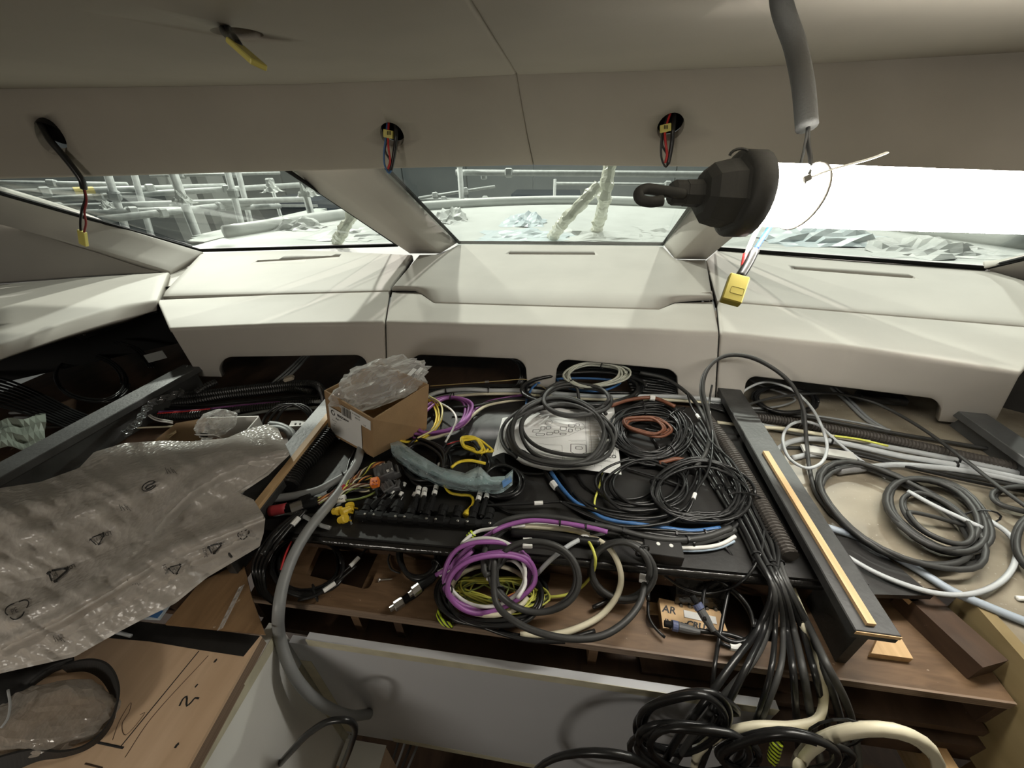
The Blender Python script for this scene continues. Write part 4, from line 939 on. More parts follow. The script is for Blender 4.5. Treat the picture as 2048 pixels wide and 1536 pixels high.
# --- right inner edge: conduit and trunk of black cables running to the front
cable('dusty corrugated conduit beside the long right beam with its open end in front', [(1412, 836), (1440, 872), (1478, 930), (1512, 990), (1545, 1050), (1580, 1113)], .0125, M_CONDBROWN, h=.014, name='conduit', cat='conduit', corr=True)
TR = [(1385, 850), (1420, 900), (1452, 950), (1486, 1010), (1512, 1060), (1534, 1110)]
FAN = [[(1548, 1180, .919), (1536, 1260, .86), (1500, 1330, -.285), (1440, 1400, -.25), (1380, 1480, -.23), (1330, 1560, -.22)],
       [(1544, 1175, .919), (1520, 1250, .868), (1470, 1320, -.29), (1420, 1390, -.25), (1360, 1470, -.225), (1310, 1560, -.21)],
       [(1556, 1180, .919), (1566, 1260, .86), (1560, 1340, -.285), (1530, 1420, -.25), (1500, 1500, -.24), (1480, 1570, -.24)],
       [(1560, 1180, .919), (1574, 1260, .858), (1586, 1340, -.285), (1592, 1420, -.26), (1598, 1500, -.25), (1600, 1580, -.25)],
       [(1566, 1180, .919), (1588, 1260, .858), (1606, 1340, -.285), (1620, 1420, -.26), (1636, 1500, -.25), (1650, 1580, -.25)],
       [(1570, 1178, .919), (1604, 1260, .858), (1628, 1340, -.285), (1648, 1420, -.265), (1664, 1500, -.25), (1676, 1580, -.25)],
       [(1574, 1176, .919), (1618, 1260, .858), (1650, 1340, -.285), (1676, 1420, -.265), (1694, 1500, -.255), (1705, 1580, -.25)],
       [(1552, 1178, .919), (1550, 1260, .872), (1542, 1340, -.28), (1512, 1440, -.245), (1470, 1520, -.24), (1440, 1590, -.24)],
       [(1578, 1174, .919), (1612, 1240, .868), (1654, 1330, -.28), (1690, 1400, -.262), (1712, 1480, -.255), (1722, 1580, -.25)],
       [(1546, 1170, .919), (1530, 1250, .87), (1490, 1340, -.275), (1440, 1440, -.235), (1400, 1540, -.22)]]
for k in range(10):
    oo = (k - 4.5) * 8.0
    P0 = [(x + oo * (1 - .35 * i / 5) * .95, y - oo * .28, ZBD + .008 + .006 * (k % 2)) for i, (x, y) in enumerate(TR)]
    rr = (.0046, .0052, .0040, .0048, .0052, .0046, .0050, .0036, .0050, .0042)[k]
    cable(ORD[k] + ' from the left of the trunk cables running beside the right beam', P0 + FAN[k], rr, 'black' if k % 2 else 'dark', step=.009, ties=(.22, .40), group='trunk of black cables along the right beam')
cable('cream cable dropping from the trunk over the shelf front into a bend', [(1556, 1130, .90), (1572, 1165, .885), (1592, 1228, .868), (1622, 1280, .86), (1641, 1335, -.29), (1648, 1395, -.268), (1636, 1438, -.25), (1587, 1452, -.24), (1511, 1452, -.235), (1447, 1468, -.23), (1400, 1500, -.225), (1385, 1560, -.22)], .0058, 'cream')
cable('thin cream wire at the right side of the trunk', [(1570, 1130, .90), (1592, 1185, .88), (1608, 1222, .868), (1640, 1290, .862)], .0022, 'cream')
# front bundle of the board
FB = [('dark grey cable, topmost of the bundle along the front edge of the board', [(962, 1112, .885), (975, 1068, .915), (1010, 1042), (1053, 1033), (1117, 1036), (1176, 1048), (1223, 1056), (1293, 1074), (1352, 1080), (1410, 1074), (1462, 1056)], .0052, 'dark', .022),
      ('dark grey cable, second of the bundle along the front edge of the board', [(970, 1130, .882), (985, 1085, .91), (1020, 1052), (1060, 1041), (1120, 1044), (1180, 1056), (1240, 1068), (1310, 1083), (1370, 1086), (1425, 1078), (1470, 1060)], .0052, 'dark', .014),
      ('black cable in the middle of the front bundle', [(1060, 1048), (1130, 1052), (1200, 1066), (1260, 1078), (1330, 1090), (1390, 1089), (1440, 1078)], .0048, 'black', .008),
      ('purple cable crossing the front bundle of the board', [(985, 1064), (1010, 1052), (1060, 1041), (1117, 1045), (1184, 1056), (1215, 1064)], .0042, 'purple', .028),
      ('white cable lowest of the front bundle with a curved free end', [(985, 1060), (1030, 1050), (1079, 1047), (1130, 1052), (1176, 1059), (1223, 1066), (1293, 1087), (1381, 1096), (1440, 1089), (1470, 1073)], .0036, 'white', .010),
      ('pale blue cable beside the white one at the bottom of the front bundle', [(1230, 1074), (1293, 1092), (1381, 1101), (1438, 1095), (1468, 1082)], .003, mat('pale_blue_cable', (.42, .52, .62), .4), .006),
      ('black cable lying right under the blue cable in the front bundle', [(1190, 1046), (1260, 1056), (1330, 1066), (1400, 1068), (1450, 1056)], .0052, 'black', .012)]
for l, p, r, m, h in FB: cable(l, p, r, m, h=h, ties=(.6, .82) if r > .004 else ())
cable('thick black pipe along the front edge below the front bundle', [(1022, 1066), (1090, 1071), (1154, 1080), (1200, 1086)], .0085, 'black', h=.009)
cable('cream cable looping from the board down across the plywood shelf', [(1000, 1056, .918), (1050, 1053, .924), (1103, 1056, .924), (1150, 1062, .922), (1188, 1076, .920), (1223, 1102, .926), (1241, 1143, .908), (1237, 1184, .876), (1205, 1228, .852), (1150, 1258, .848), (1100, 1270, .847), (1040, 1270, .847)], .0052, 'cream')
cable('thin yellow wire along the front edge of the board', [(980, 1049, .92), (1010, 1051, .92), (1050, 1056, .921), (1088, 1064, .92), (1164, 1074, .92)], .0019, 'yellow')
cable('yellow-green wire arching from the front edge onto the shelf', [(1168, 1074, .92), (1178, 1084, .924), (1190, 1112, .922), (1188, 1140, .895), (1164, 1173, .856), (1141, 1187, .852), (1097, 1194, .850), (1040, 1186, .850)], .0026, 'lime')
cable('light grey cable slanting from the front bundle down behind the purple coil', [(1232, 1064, .922), (1208, 1066, .92), (1176, 1073, .918), (1141, 1089, .926), (1103, 1118, .918), (1073, 1149, .885), (1045, 1180, .858), (1030, 1205, .852)], .0042, 'light', tags=((.235, .018, M_TAG, 1.5),))
cable('thin black cable dropping from the front bundle across the right cut-out', [(1218, 1056, .93), (1235, 1068, .925), (1262, 1092, .926), (1290, 1118, .918), (1325, 1148, .895), (1365, 1175, .87), (1405, 1187, .866), (1450, 1180, .87), (1490, 1158, .905), (1520, 1110, .925), (1528, 1060, .925)], .0024, 'black')
cable('thin black cable arching from the front bundle to the trunk', [(1180, 1068, .925), (1225, 1058, .932), (1290, 1058, .93), (1380, 1066, .925), (1440, 1085, .918), (1468, 1118, .905), (1480, 1150, .88)], .0022, 'black')

# ------------------------------------------------------------------ cables on the fibreglass right of the long beam
ZR = .890
def rc_(label, pts, r, m, h=None, **k): return cable(label, pts, r, m, h=h, base=ZR, **k)
rc_('light grey cable making a free loop right of the long beam', [(1478, 790, .93), (1500, 774, .95), (1538, 764, .955), (1585, 780, .95), (1620, 812, .94), (1644, 855, .93), (1654, 896, .925), (1640, 928, .92), (1612, 936, .915), (1582, 920, .915), (1566, 885, .92), (1574, 856, .925), (1602, 843, .925), (1636, 850, .92), (1664, 874, .915), (1700, 905, .905), (1738, 932, .90), (1772, 956, .90)], .0034, 'light')
cable('dark cable rising in a tall loop over the back end of the right beam', [(1440, 905, .93), (1428, 870, .945), (1416, 820, .975), (1406, 775, 1.005), (1418, 735, 1.035), (1452, 711, 1.055), (1500, 713, 1.055), (1545, 735, 1.04), (1583, 768, 1.01), (1606, 815, .965), (1612, 870, .92), (1618, 930, .905), (1632, 985, .90), (1665, 1030, .90)], .0042, 'dark')
cable('second thinner cable following the tall loop over the right beam', [(1424, 880, .94), (1412, 830, .965), (1401, 780, .995), (1412, 740, 1.02), (1446, 715, 1.045), (1490, 714, 1.05), (1540, 735, 1.035), (1580, 768, 1.005), (1602, 808, .965), (1606, 850, .93)], .0030, 'dark')
rc_('dusty corrugated conduit crossing the deck behind the right-hand coils', [(1502, 834), (1560, 841), (1650, 856), (1740, 872), (1840, 893), (1940, 915), (2080, 945)], .0105, M_CONDBROWN, h=.012, name='conduit', cat='conduit', corr=True)
for k, (l, p, r, m, h) in enumerate((
    ('upper of three thick light grey cables crossing the right deck', [(1516, 850), (1600, 866), (1700, 882), (1790, 897), (1900, 918), (2080, 955)], .0066, 'light', .007),
    ('middle of three thick light grey cables crossing the right deck', [(1548, 905), (1580, 884), (1630, 878), (1700, 890), (1800, 912), (1920, 932), (2080, 966)], .0066, 'light', .016),
    ('lowest of three thick light grey cables crossing the right deck', [(1585, 916), (1620, 910), (1690, 914)], .0062, 'light', .008),
    ('cream cable beside the conduit on the right deck', [(1434, 845), (1500, 853), (1570, 858), (1660, 872), (1740, 884)], .0046, 'cream', .020),
    ('dark cable above the conduit on the right deck', [(1500, 822), (1600, 832), (1700, 850), (1800, 868), (1950, 893), (2080, 915)], .0042, 'dark', .010),
    ('thin grey cable pair above the conduit on the right deck', [(1500, 815), (1600, 827), (1720, 846), (1780, 860)], .003, 'grey', .016),
    ('dark cable under the light grey ones on the right deck', [(1540, 895), (1640, 897), (1720, 905), (1800, 925), (1900, 946), (2080, 980)], .004, 'dark', .005),
    ('black cable in front of the light grey ones on the right deck', [(1620, 890), (1720, 912), (1820, 935), (1930, 960), (2080, 990)], .0034, 'black', .012),
    ('yellow-green wire on the conduit of the right deck', [(1670, 872), (1720, 879), (1776, 892)], .0024, 'lime', .026),
    ('long thin dark cable crossing the whole right deck to the corner', [(1492, 810), (1545, 796), (1610, 788), (1680, 788), (1750, 806), (1830, 848), (1920, 912), (2000, 975), (2090, 1040)], .0036, 'dark', .034),
    ('thin grey cable curving to the fourth dash cut-out', [(1494, 818), (1560, 812), (1590, 798), (1570, 788), (1520, 770), (1500, 760)], .0028, 'grey', .018),
    ('pale bluish thick cable slanting out of the bottom right of the deck', [(1655, 1055), (1710, 1073), (1780, 1108), (1840, 1142), (1900, 1180), (1980, 1215), (2080, 1255)], .0064, mat('bluish_grey_cable', (.36, .41, .47), .45), .008),
    ('light grey cable sweeping in a wide bow at the lower right of the deck', [(1686, 1108), (1740, 1140), (1800, 1166), (1870, 1186), (1940, 1188), (2000, 1165), (2030, 1125), (2030, 1085), (2008, 1060), (1980, 1042)], .0042, 'light', .014),
    ('grey cable with a taped end on the right deck', [(1735, 934), (1790, 930), (1860, 934), (1950, 945), (2080, 972)], .0064, 'light', .012))):
    o = rc_(l, p, r, m, h, ties=(.32, .75) if k in (0, 1) else ())
tp = cable('grey tape-wrapped cable end lying on the right deck', [(1676, 942), (1692, 939), (1712, 937), (1728, 935)], .0095, mat('grey_tape', (.22, .22, .22), .5, bump=.8, bscale=120), h=.012, base=ZR, name='taped_end', cat='cable end', sides=7); 
sl = cable('white sleeve on the taped grey cable of the right deck', [(1727, 936), (1738, 934)], .0075, M_TAG, h=.012, base=ZR, name='marker_sleeve', cat='sleeve')
box('marker_plate', pz(1656, 905, ZR + .017), (.10, .024, .006), mat('pale_plate', (.50, .50, .47), .6), None, ax=(1, -.18, 0), label='pale flat strip lying among the grey cables of the right deck', cat='strip')
coil('large dark cable coil at the right end of the deck', (1872, 1030), (108, 62), 8, .0046, 'dark', z=ZR + .006, rot=.50, jit=11, seed=11, ties=(5.6,))
coil('wide dark cable loops around the open patch of the right deck', (1790, 1030), (178, 74), 5, .0046, 'dark', z=ZR + .004, rot=.48, jit=14, seed=12)
coil('thin dark loop inside the large coil of the right deck', (1880, 1040), (80, 36), 2, .004, 'dark', z=ZR + .022, rot=.55, jit=5, seed=14, a0=2.5, post=[(1910, 1045), (1960, 1060)])
cable('light grey strand showing inside the large dark coil', [(1815, 982), (1870, 1012), (1930, 1040), (1965, 1056)], .0038, 'light', h=.034, base=ZR)
coil('dark coil cut by the right edge of the frame', (2070, 1000), (80, 26), 3, .0042, 'dark', z=ZR + .006, jit=6, rot=.1, seed=15)
coil('second dark coil at the right edge lower down', (2085, 1090), (55, 60), 3, .0042, 'dark', z=ZR + .006, jit=5, seed=16)
coil('black coil inside the fourth dash cut-out', (1570, 800), (62, 24), 7, .0036, 'black', z=ZR + .01, jit=5, seed=17, rot=.1)
for k in range(2): rc_('flat grey strip cable running out of the fourth dash cut-out, %s of two' % ('left-hand', 'right-hand')[k], [(1662 + 9 * k, 776), (1690 + 9 * k, 800), (1730 + 9 * k, 838), (1775 + 9 * k, 866)], .0042, 'grey', .005)
box('black_clamp', pz(1762, 796, ZR + .012), (.11, .035, .02), M_BEAM, None, ax=(1, -.12, 0), bev=.003, label='small black block behind the conduit on the right deck', cat='block')
sl2 = cable('white end sleeve at the right frame edge below the deck coils', [(2034, 1196), (2052, 1198)], .004, M_TAG, h=.004, base=ZR, name='marker_sleeve', cat='sleeve')

# ------------------------------------------------------------------ things on the plywood shelf
def sc_(label, pts, r, m, h=None, **k): return cable(label, pts, r, m, h=h, base=ZS, **k)
coil('black coil with red striped wire at the left end of the plywood shelf', (616, 1131), (68, 56), 6, .0030, 'black', z=ZS + .004, jit=6, seed=21, ties=(1.3,))
sc_('tagged black cable leaving the left shelf coil toward the board, upper one', [(628, 1190), (668, 1160), (706, 1127), (734, 1096), (760, 1062)], .0026, 'black', .016, tags=((.52, .020),))
sc_('tagged black cable end of the left shelf coil, lower one', [(596, 1200), (630, 1192), (656, 1176), (684, 1156), (712, 1132)], .0026, 'black', .022, tags=((.50, .020),))
for k in range(4):
    cable('black cable dropping from the board left of the big grey hose, %s of four' % ('first', 'second', 'third', 'fourth')[k], [(612 - 6 * k, 1020 + 2 * k, .925), (578 - 8 * k, 1058, .92), (548 - 9 * k, 1096, .912), (528 - 7 * k, 1140, .865), (530 - 4 * k, 1180, .85), (556 - 2 * k, 1208, .848)], .0034, 'black', tags=((.12, .016),) if k == 0 else ())
cable('thin red and black wire beside the big grey hose', [(598, 1060, .90), (582, 1085, .885), (570, 1112, .87), (562, 1140, .86)], .0018, 'red')
coil('small black coil standing in the middle left of the shelf', (838, 1114), (38, 44), 4, .0040, 'black', z=ZS + .014, tilt=.006, jit=6, seed=22, ties=(.4,))
sc_('thin grey wire between the cut-out and the small black coil', [(716, 1094), (748, 1092), (780, 1098), (776, 1120), (784, 1140), (800, 1146)], .0018, 'dark', .004)
coil('black cable coil beneath the purple coil on the shelf', (985, 1186), (104, 60), 8, .0036, 'black', z=ZS + .004, jit=10, seed=23, post=[(1000, 1258), (1060, 1275), (1120, 1280), (1190, 1262)])
coil('bunch of thin yellow-green wires inside the black shelf coil', (990, 1184), (74, 24), 9, .0016, 'lime', z=ZS + .012, jit=20, seed=24, rot=.1)
coil('bunch of thin olive wires inside the black shelf coil', (978, 1184), (68, 25), 8, .0016, 'green', z=ZS + .010, jit=20, seed=25, rot=.05)
sc_('thin orange-red wire among the yellow-green bunch', [(985, 1202), (1008, 1195), (1030, 1186), (1048, 1183)], .0016, 'orange', .026)
pu = coil('purple cable coil on the shelf ending in a metal plug', (985, 1158), (84, 58), 4, .0040, 'purple', z=ZS + .046, tilt=.040, jit=11, rot=-.25, seed=26, a0=3.6, ties=(3.25,), pre=[(1052, 1040, .925), (1010, 1052, .92), (966, 1076, .925), (930, 1102, .915), (905, 1130, .895)], post=[(946, 1100, .918), (925, 1119, .905), (894, 1138, .885), (872, 1150, .872)])
sleeve(np.array([pz(873, 1150, ZS + .033), pz(897, 1137, ZS + .035), pz(915, 1127, ZS + .037)]), .35, .020, .0058, M_TAG, pu)
cw = coil('white cable coil on top of the purple coil', (972, 1146), (79, 68), 1, .0034, 'white', z=ZS + .058, tilt=.036, jit=3, seed=27, sweep=5.2, a0=-2.2, pre=[(1050, 1050, .93), (1000, 1056, .928), (952, 1064, .922)])
sc_('white cable curling back inside the purple coil', [(1035, 1196), (1050, 1168), (1045, 1140), (1027, 1122), (1004, 1122), (984, 1136), (976, 1160)], .0034, 'white', .056)
coil('cream cable loop lying under the purple coil', (980, 1180), (76, 50), 1, .0042, 'cream', z=ZS + .02, jit=2, sweep=5.6, a0=.3)
G1 = coil('large dark grey cable loops standing over the purple coil', (1073, 1154), (84, 70), 2, .0050, 'dark', z=ZS + .056, tilt=.042, jit=5, rot=.1, seed=28, a0=3.5, ties=(2.7,), pre=[(1040, 1048, .93), (1008, 1056, .928), (980, 1078, .92), (968, 1110, .926), (972, 1150, .915)], post=[(992, 1205), (1030, 1243), (1085, 1267), (1152, 1278), (1208, 1270), (1253, 1241), (1280, 1205), (1290, 1165)])
def flag(x, y, z, ln, w, d, label, parent, rollz=0):
    o = box('label_tag', pz(x, y, z), (ln, w, .008), M_TAG, parent, ax=d, bev=.001); return o
flag(1055, 1086, ZS + .105, .016, .016, (1, .1, 0), '', G1)
G2 = coil('small dark grey cable coil in front of the black block', (1241, 1141), (61, 58), 3, .0048, 'dark', z=ZS + .050, tilt=.044, jit=4.5, rot=.35, seed=29, ties=(5.2,)); flag(1287, 1157, ZS + .058, .013, .013, (.2, 1, 0), '', G2)
sc_('black cable bow in front of the cream loop on the shelf', [(1186, 1215), (1215, 1200), (1235, 1180), (1243, 1150), (1236, 1120), (1220, 1098)], .0036, 'black', .012)
sc_('black cable end curling out at the front of the shelf', [(905, 1240), (960, 1252), (1020, 1272), (1075, 1282), (1130, 1283)], .0036, 'black', .010)
M_STRIPE = bpy.data.materials.new('striped_shrink_sleeve'); M_STRIPE.use_nodes = True
_n = M_STRIPE.node_tree; _b = _n.nodes['Principled BSDF']; _t = _n.nodes.new('ShaderNodeTexCoord'); _w = _n.nodes.new('ShaderNodeTexWave'); _w.inputs['Scale'].default_value = 75; _w.bands_direction = 'DIAGONAL'
_r = _n.nodes.new('ShaderNodeValToRGB'); _r.color_ramp.interpolation = 'CONSTANT'; _r.color_ramp.elements[0].color = (.02, .02, .01, 1); _r.color_ramp.elements[1].color = (.62, .78, .04, 1); _r.color_ramp.elements[1].position = .42
_n.links.new(_t.outputs['Object'], _w.inputs['Vector']); _n.links.new(_w.outputs['Fac'], _r.inputs['Fac']); _n.links.new(_r.outputs['Color'], _b.inputs['Base Color'])
P = np.array([pz(947, 1066, .922), pz(936, 1077, .915)]); v, f = tubeg(P, .0068, 8); build('striped_sleeve', v, f, M_STRIPE, cw, smooth=True)
cable('yellow and black striped sleeve at a cable end on the front of the shelf', [(884, 1216), (878, 1226), (880, 1238), (890, 1247), (906, 1251)], .0048, M_STRIPE, h=.006, base=ZS, name='striped_sleeve', cat='sleeve')
# round metal plugs
def plug(label, a, b, z, r):
    t = thing('cable_plug', label, 'plug', pz(*a, z)); A, B = pz(*a, z), pz(*b, z); d = B - A; L = np.linalg.norm(d); d /= L
    for nm, pr, m in (('plug_body', [(0, r * .5), (L * .1, r * .85), (L * .6, r * .9), (L * .62, r * .8)], M_GASKET), ('coupling_nut', [(L * .60, r * .9), (L * .62, r * 1.12), (L * .86, r * 1.12), (L * .88, r * .95)], M_STEEL), ('plug_tip', [(L * .86, r * .62), (L, r * .62)], M_STEEL)):
        v, f = lathe_axis(A, d, pr, 12); build(nm, v, f, m, t, smooth=False)
    v, f = boxg(A + d * L * .3, d, L * .3, (0, 0, 1), r * 1.9, r * .9, r * .2); build('grip', v, f, M_GASKET, t)
    return t
plug('metal plug on the end of the purple cable, the upper of two', (872, 1150), (818, 1190), ZS + .030, .0080)
plug('metal plug beside the purple cable plug, the lower of two', (846, 1176), (780, 1219), ZS + .012, .0076)
sw = thing('screw', 'small steel screw lying on the plywood shelf', 'screw', pz(770, 1159, ZS))
A, B = pz(757, 1160, ZS + .003), pz(786, 1158, ZS + .003); v, f = lathe_axis(A, B - A, [(0, .0036), (.002, .0036), (.004, .0016), (np.linalg.norm(B - A) - .004, .0014), (np.linalg.norm(B - A), .0002)], 8); build('screw_shank', v, f, M_STEEL, sw)
# black bracket and pine block inside the right cut-out
br_ = thing('black_bracket', 'black angled bracket block inside the right cut-out of the shelf', 'bracket', pz(1400, 1190, .81))
poly = [np.array([0, .444, .872]), np.array([0, .420, .868]), np.array([0, .398, .85]), np.array([0, .385, .81]), np.array([0, .445, .80])]
xs = pz(1345, 1190, .83)[0], pz(1440, 1190, .83)[0]
v, f = extrude([p + np.array([xs[0], 0, 0]) for p in poly], (xs[1] - xs[0], 0, .0)); fix_normals(build('bracket_body', v, f, M_BLACKEDGE, br_))
for k in range(5):
    c = np.array([xs[0] + .010 + .014 * k, .3905, .830]); v, f = lathe_axis(c, (0, -.55, .5), [(0, .003), (.0025, .0028), (.003, .001)], 8); build('bolt_head', v, f, M_STEEL, br_)
pb = thing('pine_block', 'pine block with pen writing inside the right cut-out of the shelf', 'block', pz(1390, 1250, .80))
A, B, C_, D = [pz(x, y, .830) for x, y in ((1318, 1196), (1440, 1222), (1455, 1262), (1326, 1256))]
v, f = prism([q[:2] for q in (A, B, C_, D)], .810, .830); fix_normals(build('block_body', v, f, M_PINE, pb))
A2, B2, C2, D2 = [pz(x, y, .80) for x, y in ((1290, 1203), (1320, 1206), (1326, 1222), (1292, 1220))]
v, f = prism([q[:2] for q in (A2, B2, C2, D2)], .785, .80); fix_normals(build('block_step', v, f, M_PINE, pb))
xd = B - A; up_ = A - D
text_on('AR', .017, pz(1324, 1223, .830), xd, up_, M_INK, pb, 'handwritten_text', shear=.2, bold=.0004); text_on('INTERE', .011, pz(1328, 1246, .830), xd, up_, M_INK, pb, 'handwritten_text', shear=.3, bold=.0003)
text_on('CRUX', .014, pz(1372, 1252, .830), xd, up_, M_INK, pb, 'handwritten_text', shear=.3, bold=.0006)
box('shelf_well', ((xs[0] + xs[1]) / 2 + .02, .38, .775), (.24, .15, .006), M_PLYDARK, shelf)
v, f = boxg(pz(1400, 1234, .831), xd, .05, (0, 0, 1), .012, .0008); build('paper_scrap', v, f, M_PAPER, pb)
def ring_plug(label, pts, z, seed):
    o = cable(label, pts, .0040, 'black', h=0, base=z, name='cable_plug', cat='plug')
    P = path_of(pts, z, .004); A, d = P[0], P[0] - P[2]; d /= np.linalg.norm(d)
    v, f = lathe_axis(A - d * .012, d, [(-.03, .004), (-.012, .0068), (.001, .0068)], 12); build('plug_body', v, f, M_CONN, o)
    v, f = lathe_axis(A - d * .010, d, [(0, .0078), (.008, .0078)], 14); build('blue_ring', v, f, mat('blue_grey_ring', (.10, .12, .22), .5), o)
    v, f = lathe_axis(A, d, [(0, .0052), (.010, .0048)], 12); build('plug_tip', v, f, M_GASKET, o)
    return o
ring_plug('black cable plug with a blue ring pointing up from the right cut-out', [(1392, 1205, .875), (1406, 1228, .868), (1420, 1250, .86), (1440, 1272, .855), (1470, 1285, .852), (1500, 1275, .855), (1512, 1240, .86)], .86, 1)
ring_plug('black cable plug with a blue ring lying across the right cut-out', [(1342, 1250, .853), (1380, 1259, .853), (1420, 1264, .852), (1460, 1270, .850), (1490, 1280, .85)], .853, 2)
sc_('black cable loop over the right cut-out', [(1296, 1200), (1300, 1165), (1320, 1142), (1350, 1132), (1395, 1142), (1440, 1165), (1485, 1205), (1505, 1245), (1500, 1280), (1470, 1296), (1440, 1285)], .0030, 'black', .022, tags=((.93, .018),))
sc_('second black cable loop over the right cut-out', [(1410, 1240), (1406, 1200), (1414, 1172), (1438, 1162), (1468, 1180), (1498, 1215), (1508, 1255)], .0030, 'black', .030)
sc_('black cable hanging from the left edge of the right cut-out', [(1296, 1205), (1298, 1235), (1312, 1258), (1330, 1275)], .0026, 'black', .010)
cable('black cable hanging straight down over the shelf front at the right', [(1462, 1160, .87), (1450, 1215, .86), (1438, 1280, .852), (1428, 1340, -.285), (1422, 1400, -.26), (1415, 1470, -.24)], .0030, 'black')
bb = thing('black_wood_block', 'black painted wooden block with two pale spots on the front edge of the board', 'block', pz(1330, 1100, ZBD))
A, B = pz(1290, 1096, ZBD + .022), pz(1368, 1107, ZBD + .022); d = B - A
v, f = boxg((A + B) / 2 + np.array([0, .008, -.011]), d, np.linalg.norm(d), (0, 0, 1), .034, .022, .001); fix_normals(build('block_body', v, f, M_BLACKWOOD, bb))
for t in (.38, .72): v, f = lathe_axis(A + d * t + np.array([0, .012, 0]), (0, 0, 1), [(0, .0035), (.0005, .003)], 8); build('pale_spot', v, f, M_TAG, bb)

# ------------------------------------------------------------------ tangle hanging in front of the grey panel
coil('tangled black cable coil hanging in front of the grey panel', (1362, 1446), (88, 56), 4, .0042, 'black', Y=.245, jit=13, seed=31, rot=-.2, post=[(1428, 1420, -.24), (1470, 1380, -.26)], tags=((.30, .016, M_TAG, 1.4), (.55, .016, M_TAG, 1.4)))
coil('second black cable tangle lower down in front of the grey panel', (1385, 1500), (112, 50), 4, .0044, 'black', Y=.225, jit=14, seed=32, rot=.1)
coil('black cable loops at the bottom right below the trunk', (1560, 1512), (120, 40), 5, .0042, 'black', Y=.215, jit=14, seed=33)
coil('large black cable bow at the bottom edge before the grey panel', (1190, 1565), (120, 60), 2, .0048, 'black', Y=.20, jit=6, seed=34)
coil('thick cream cable coil hanging at the bottom right', (1735, 1545), (142, 92), 3, .0066, 'cream', Y=.235, jit=9, seed=35, ties=(4.2,), a0=3.3)
t_ = cable('short striped yellow and black sleeve in the tangle at the bottom', [(1545, 1520, -.205), (1550, 1500, -.205), (1555, 1482, -.205)], .0065, M_STRIPE, name='striped_sleeve', cat='sleeve')
# cables seen below the panel, by the step
for k in range(4): cable('grey cable under the bottom edge of the grey panel, %s from the left' % ('first', 'second', 'third', 'fourth')[k], [(800 + 14 * k, 1472, -.36), (792 + 13 * k, 1500, -.34), (776 + 12 * k, 1545, -.32)], .004, 'grey' if k % 2 else 'dark')
cable('thin dark flat cable hanging from the birch board edge down the white panel', [(489, 1348, -.215), (484, 1400, -.20), (486, 1450, -.19), (494, 1500, -.185), (502, 1560, -.18)], .0042, 'dark')
cable('thin grey cable beside the dark one on the white panel', [(486, 1352, -.21), (478, 1420, -.198), (478, 1480, -.19), (482, 1560, -.18)], .002, 'grey')
cable('black flat cable loop above the wooden step', [(545, 1545, -.165), (580, 1505, -.172), (620, 1465, -.185), (660, 1442, -.195), (695, 1440, -.20), (710, 1458, -.20), (702, 1490, -.19), (680, 1545, -.175)], .0052, 'black')
hose = cable('big grey hose arching from the board down in front of the grey panel', [(726, 880, .93), (714, 925, .926), (694, 958, .925), (680, 982, .926), (656, 1012, .927), (622, 1053, .925), (590, 1105, .915), (567, 1165, .90), (558, 1215, .885), (560, 1275, -.27), (580, 1335, -.245), (615, 1385, -.235), (655, 1415, -.235), (700, 1431, -.245), (738, 1428, -.268)], .0090, 'grey', name='hose', cat='hose', sides=12)
cable('second grey hose forking left toward the left beam', [(700, 946, .925), (671, 962, .922), (637, 980, .922), (598, 990, .922), (560, 996, .922), (536, 998, .925)], .0080, 'grey', name='hose', cat='hose', sides=10, ties=(.08,))
cable('thin grey hose beside the red sleeve at the left beam', [(548, 1030, .92), (575, 1026, .92), (606, 1032, .92), (640, 1050, .918), (660, 1056, .918)], .0042, 'grey', name='hose', cat='hose')

# ------------------------------------------------------------------ open carton with a plastic bag
def quad_slab(name, q, th, m, parent, **kw):
    q = [np.array(p) for p in q]; n = np.cross(q[1] - q[0], q[2] - q[0]); n /= np.linalg.norm(n)
    v, f = extrude(q, n * th); return fix_normals(build(name, v, f, m, parent, **kw))
BT, TT = .926, 1.045
bL, bF, bR = pz(658, 866, BT), pz(747, 915, BT), pz(853, 858, BT); bB = bL + bR - bF
tL, tF, tR = pz(648, 781, TT), pz(746, 839, TT), pz(858, 769, TT); tB = tL + tR - tF
carton = thing('cardboard_box', 'open brown cardboard box with printed labels and a plastic bag inside, on the board', 'box', (bL + bR) / 2)
for nm, q in (('front_wall', (bL, bF, tF, tL)), ('side_wall', (bF, bR, tR, tF)), ('back_wall', (bR, bB, tB, tR)), ('side_wall', (bB, bL, tL, tB))):
    c = (bL + bR + tL + tR) / 4; n = np.cross(q[1] - q[0], q[2] - q[0]); n /= np.linalg.norm(n)
    if n @ (np.mean(q, axis=0) - c) > 0: n = -n
    v, f = extrude(q, n * .003); o = fix_normals(build(nm, v, f, M_KRAFT, carton))
quad_slab('bottom', (bL, bF, bR, bB), .003, M_KRAFT, carton)
def face_pt(u, v, lift=.0006):     # the labelled face: u along bL->bF, v upward
    p = (bL * (1 - u) + bF * u) * (1 - v) + (tL * (1 - u) + tF * u) * v
    n = np.cross(bF - bL, tL - bL); n /= np.linalg.norm(n)
    if n[1] > 0: n = -n
    return p + n * lift
def face_label(u0, v0, u1, v1, m, name, lift=.0005): 
    return build(name, [face_pt(u0, v0, lift), face_pt(u1, v0, lift), face_pt(u1, v1, lift), face_pt(u0, v1, lift)], [(0, 1, 2, 3)], m, carton)
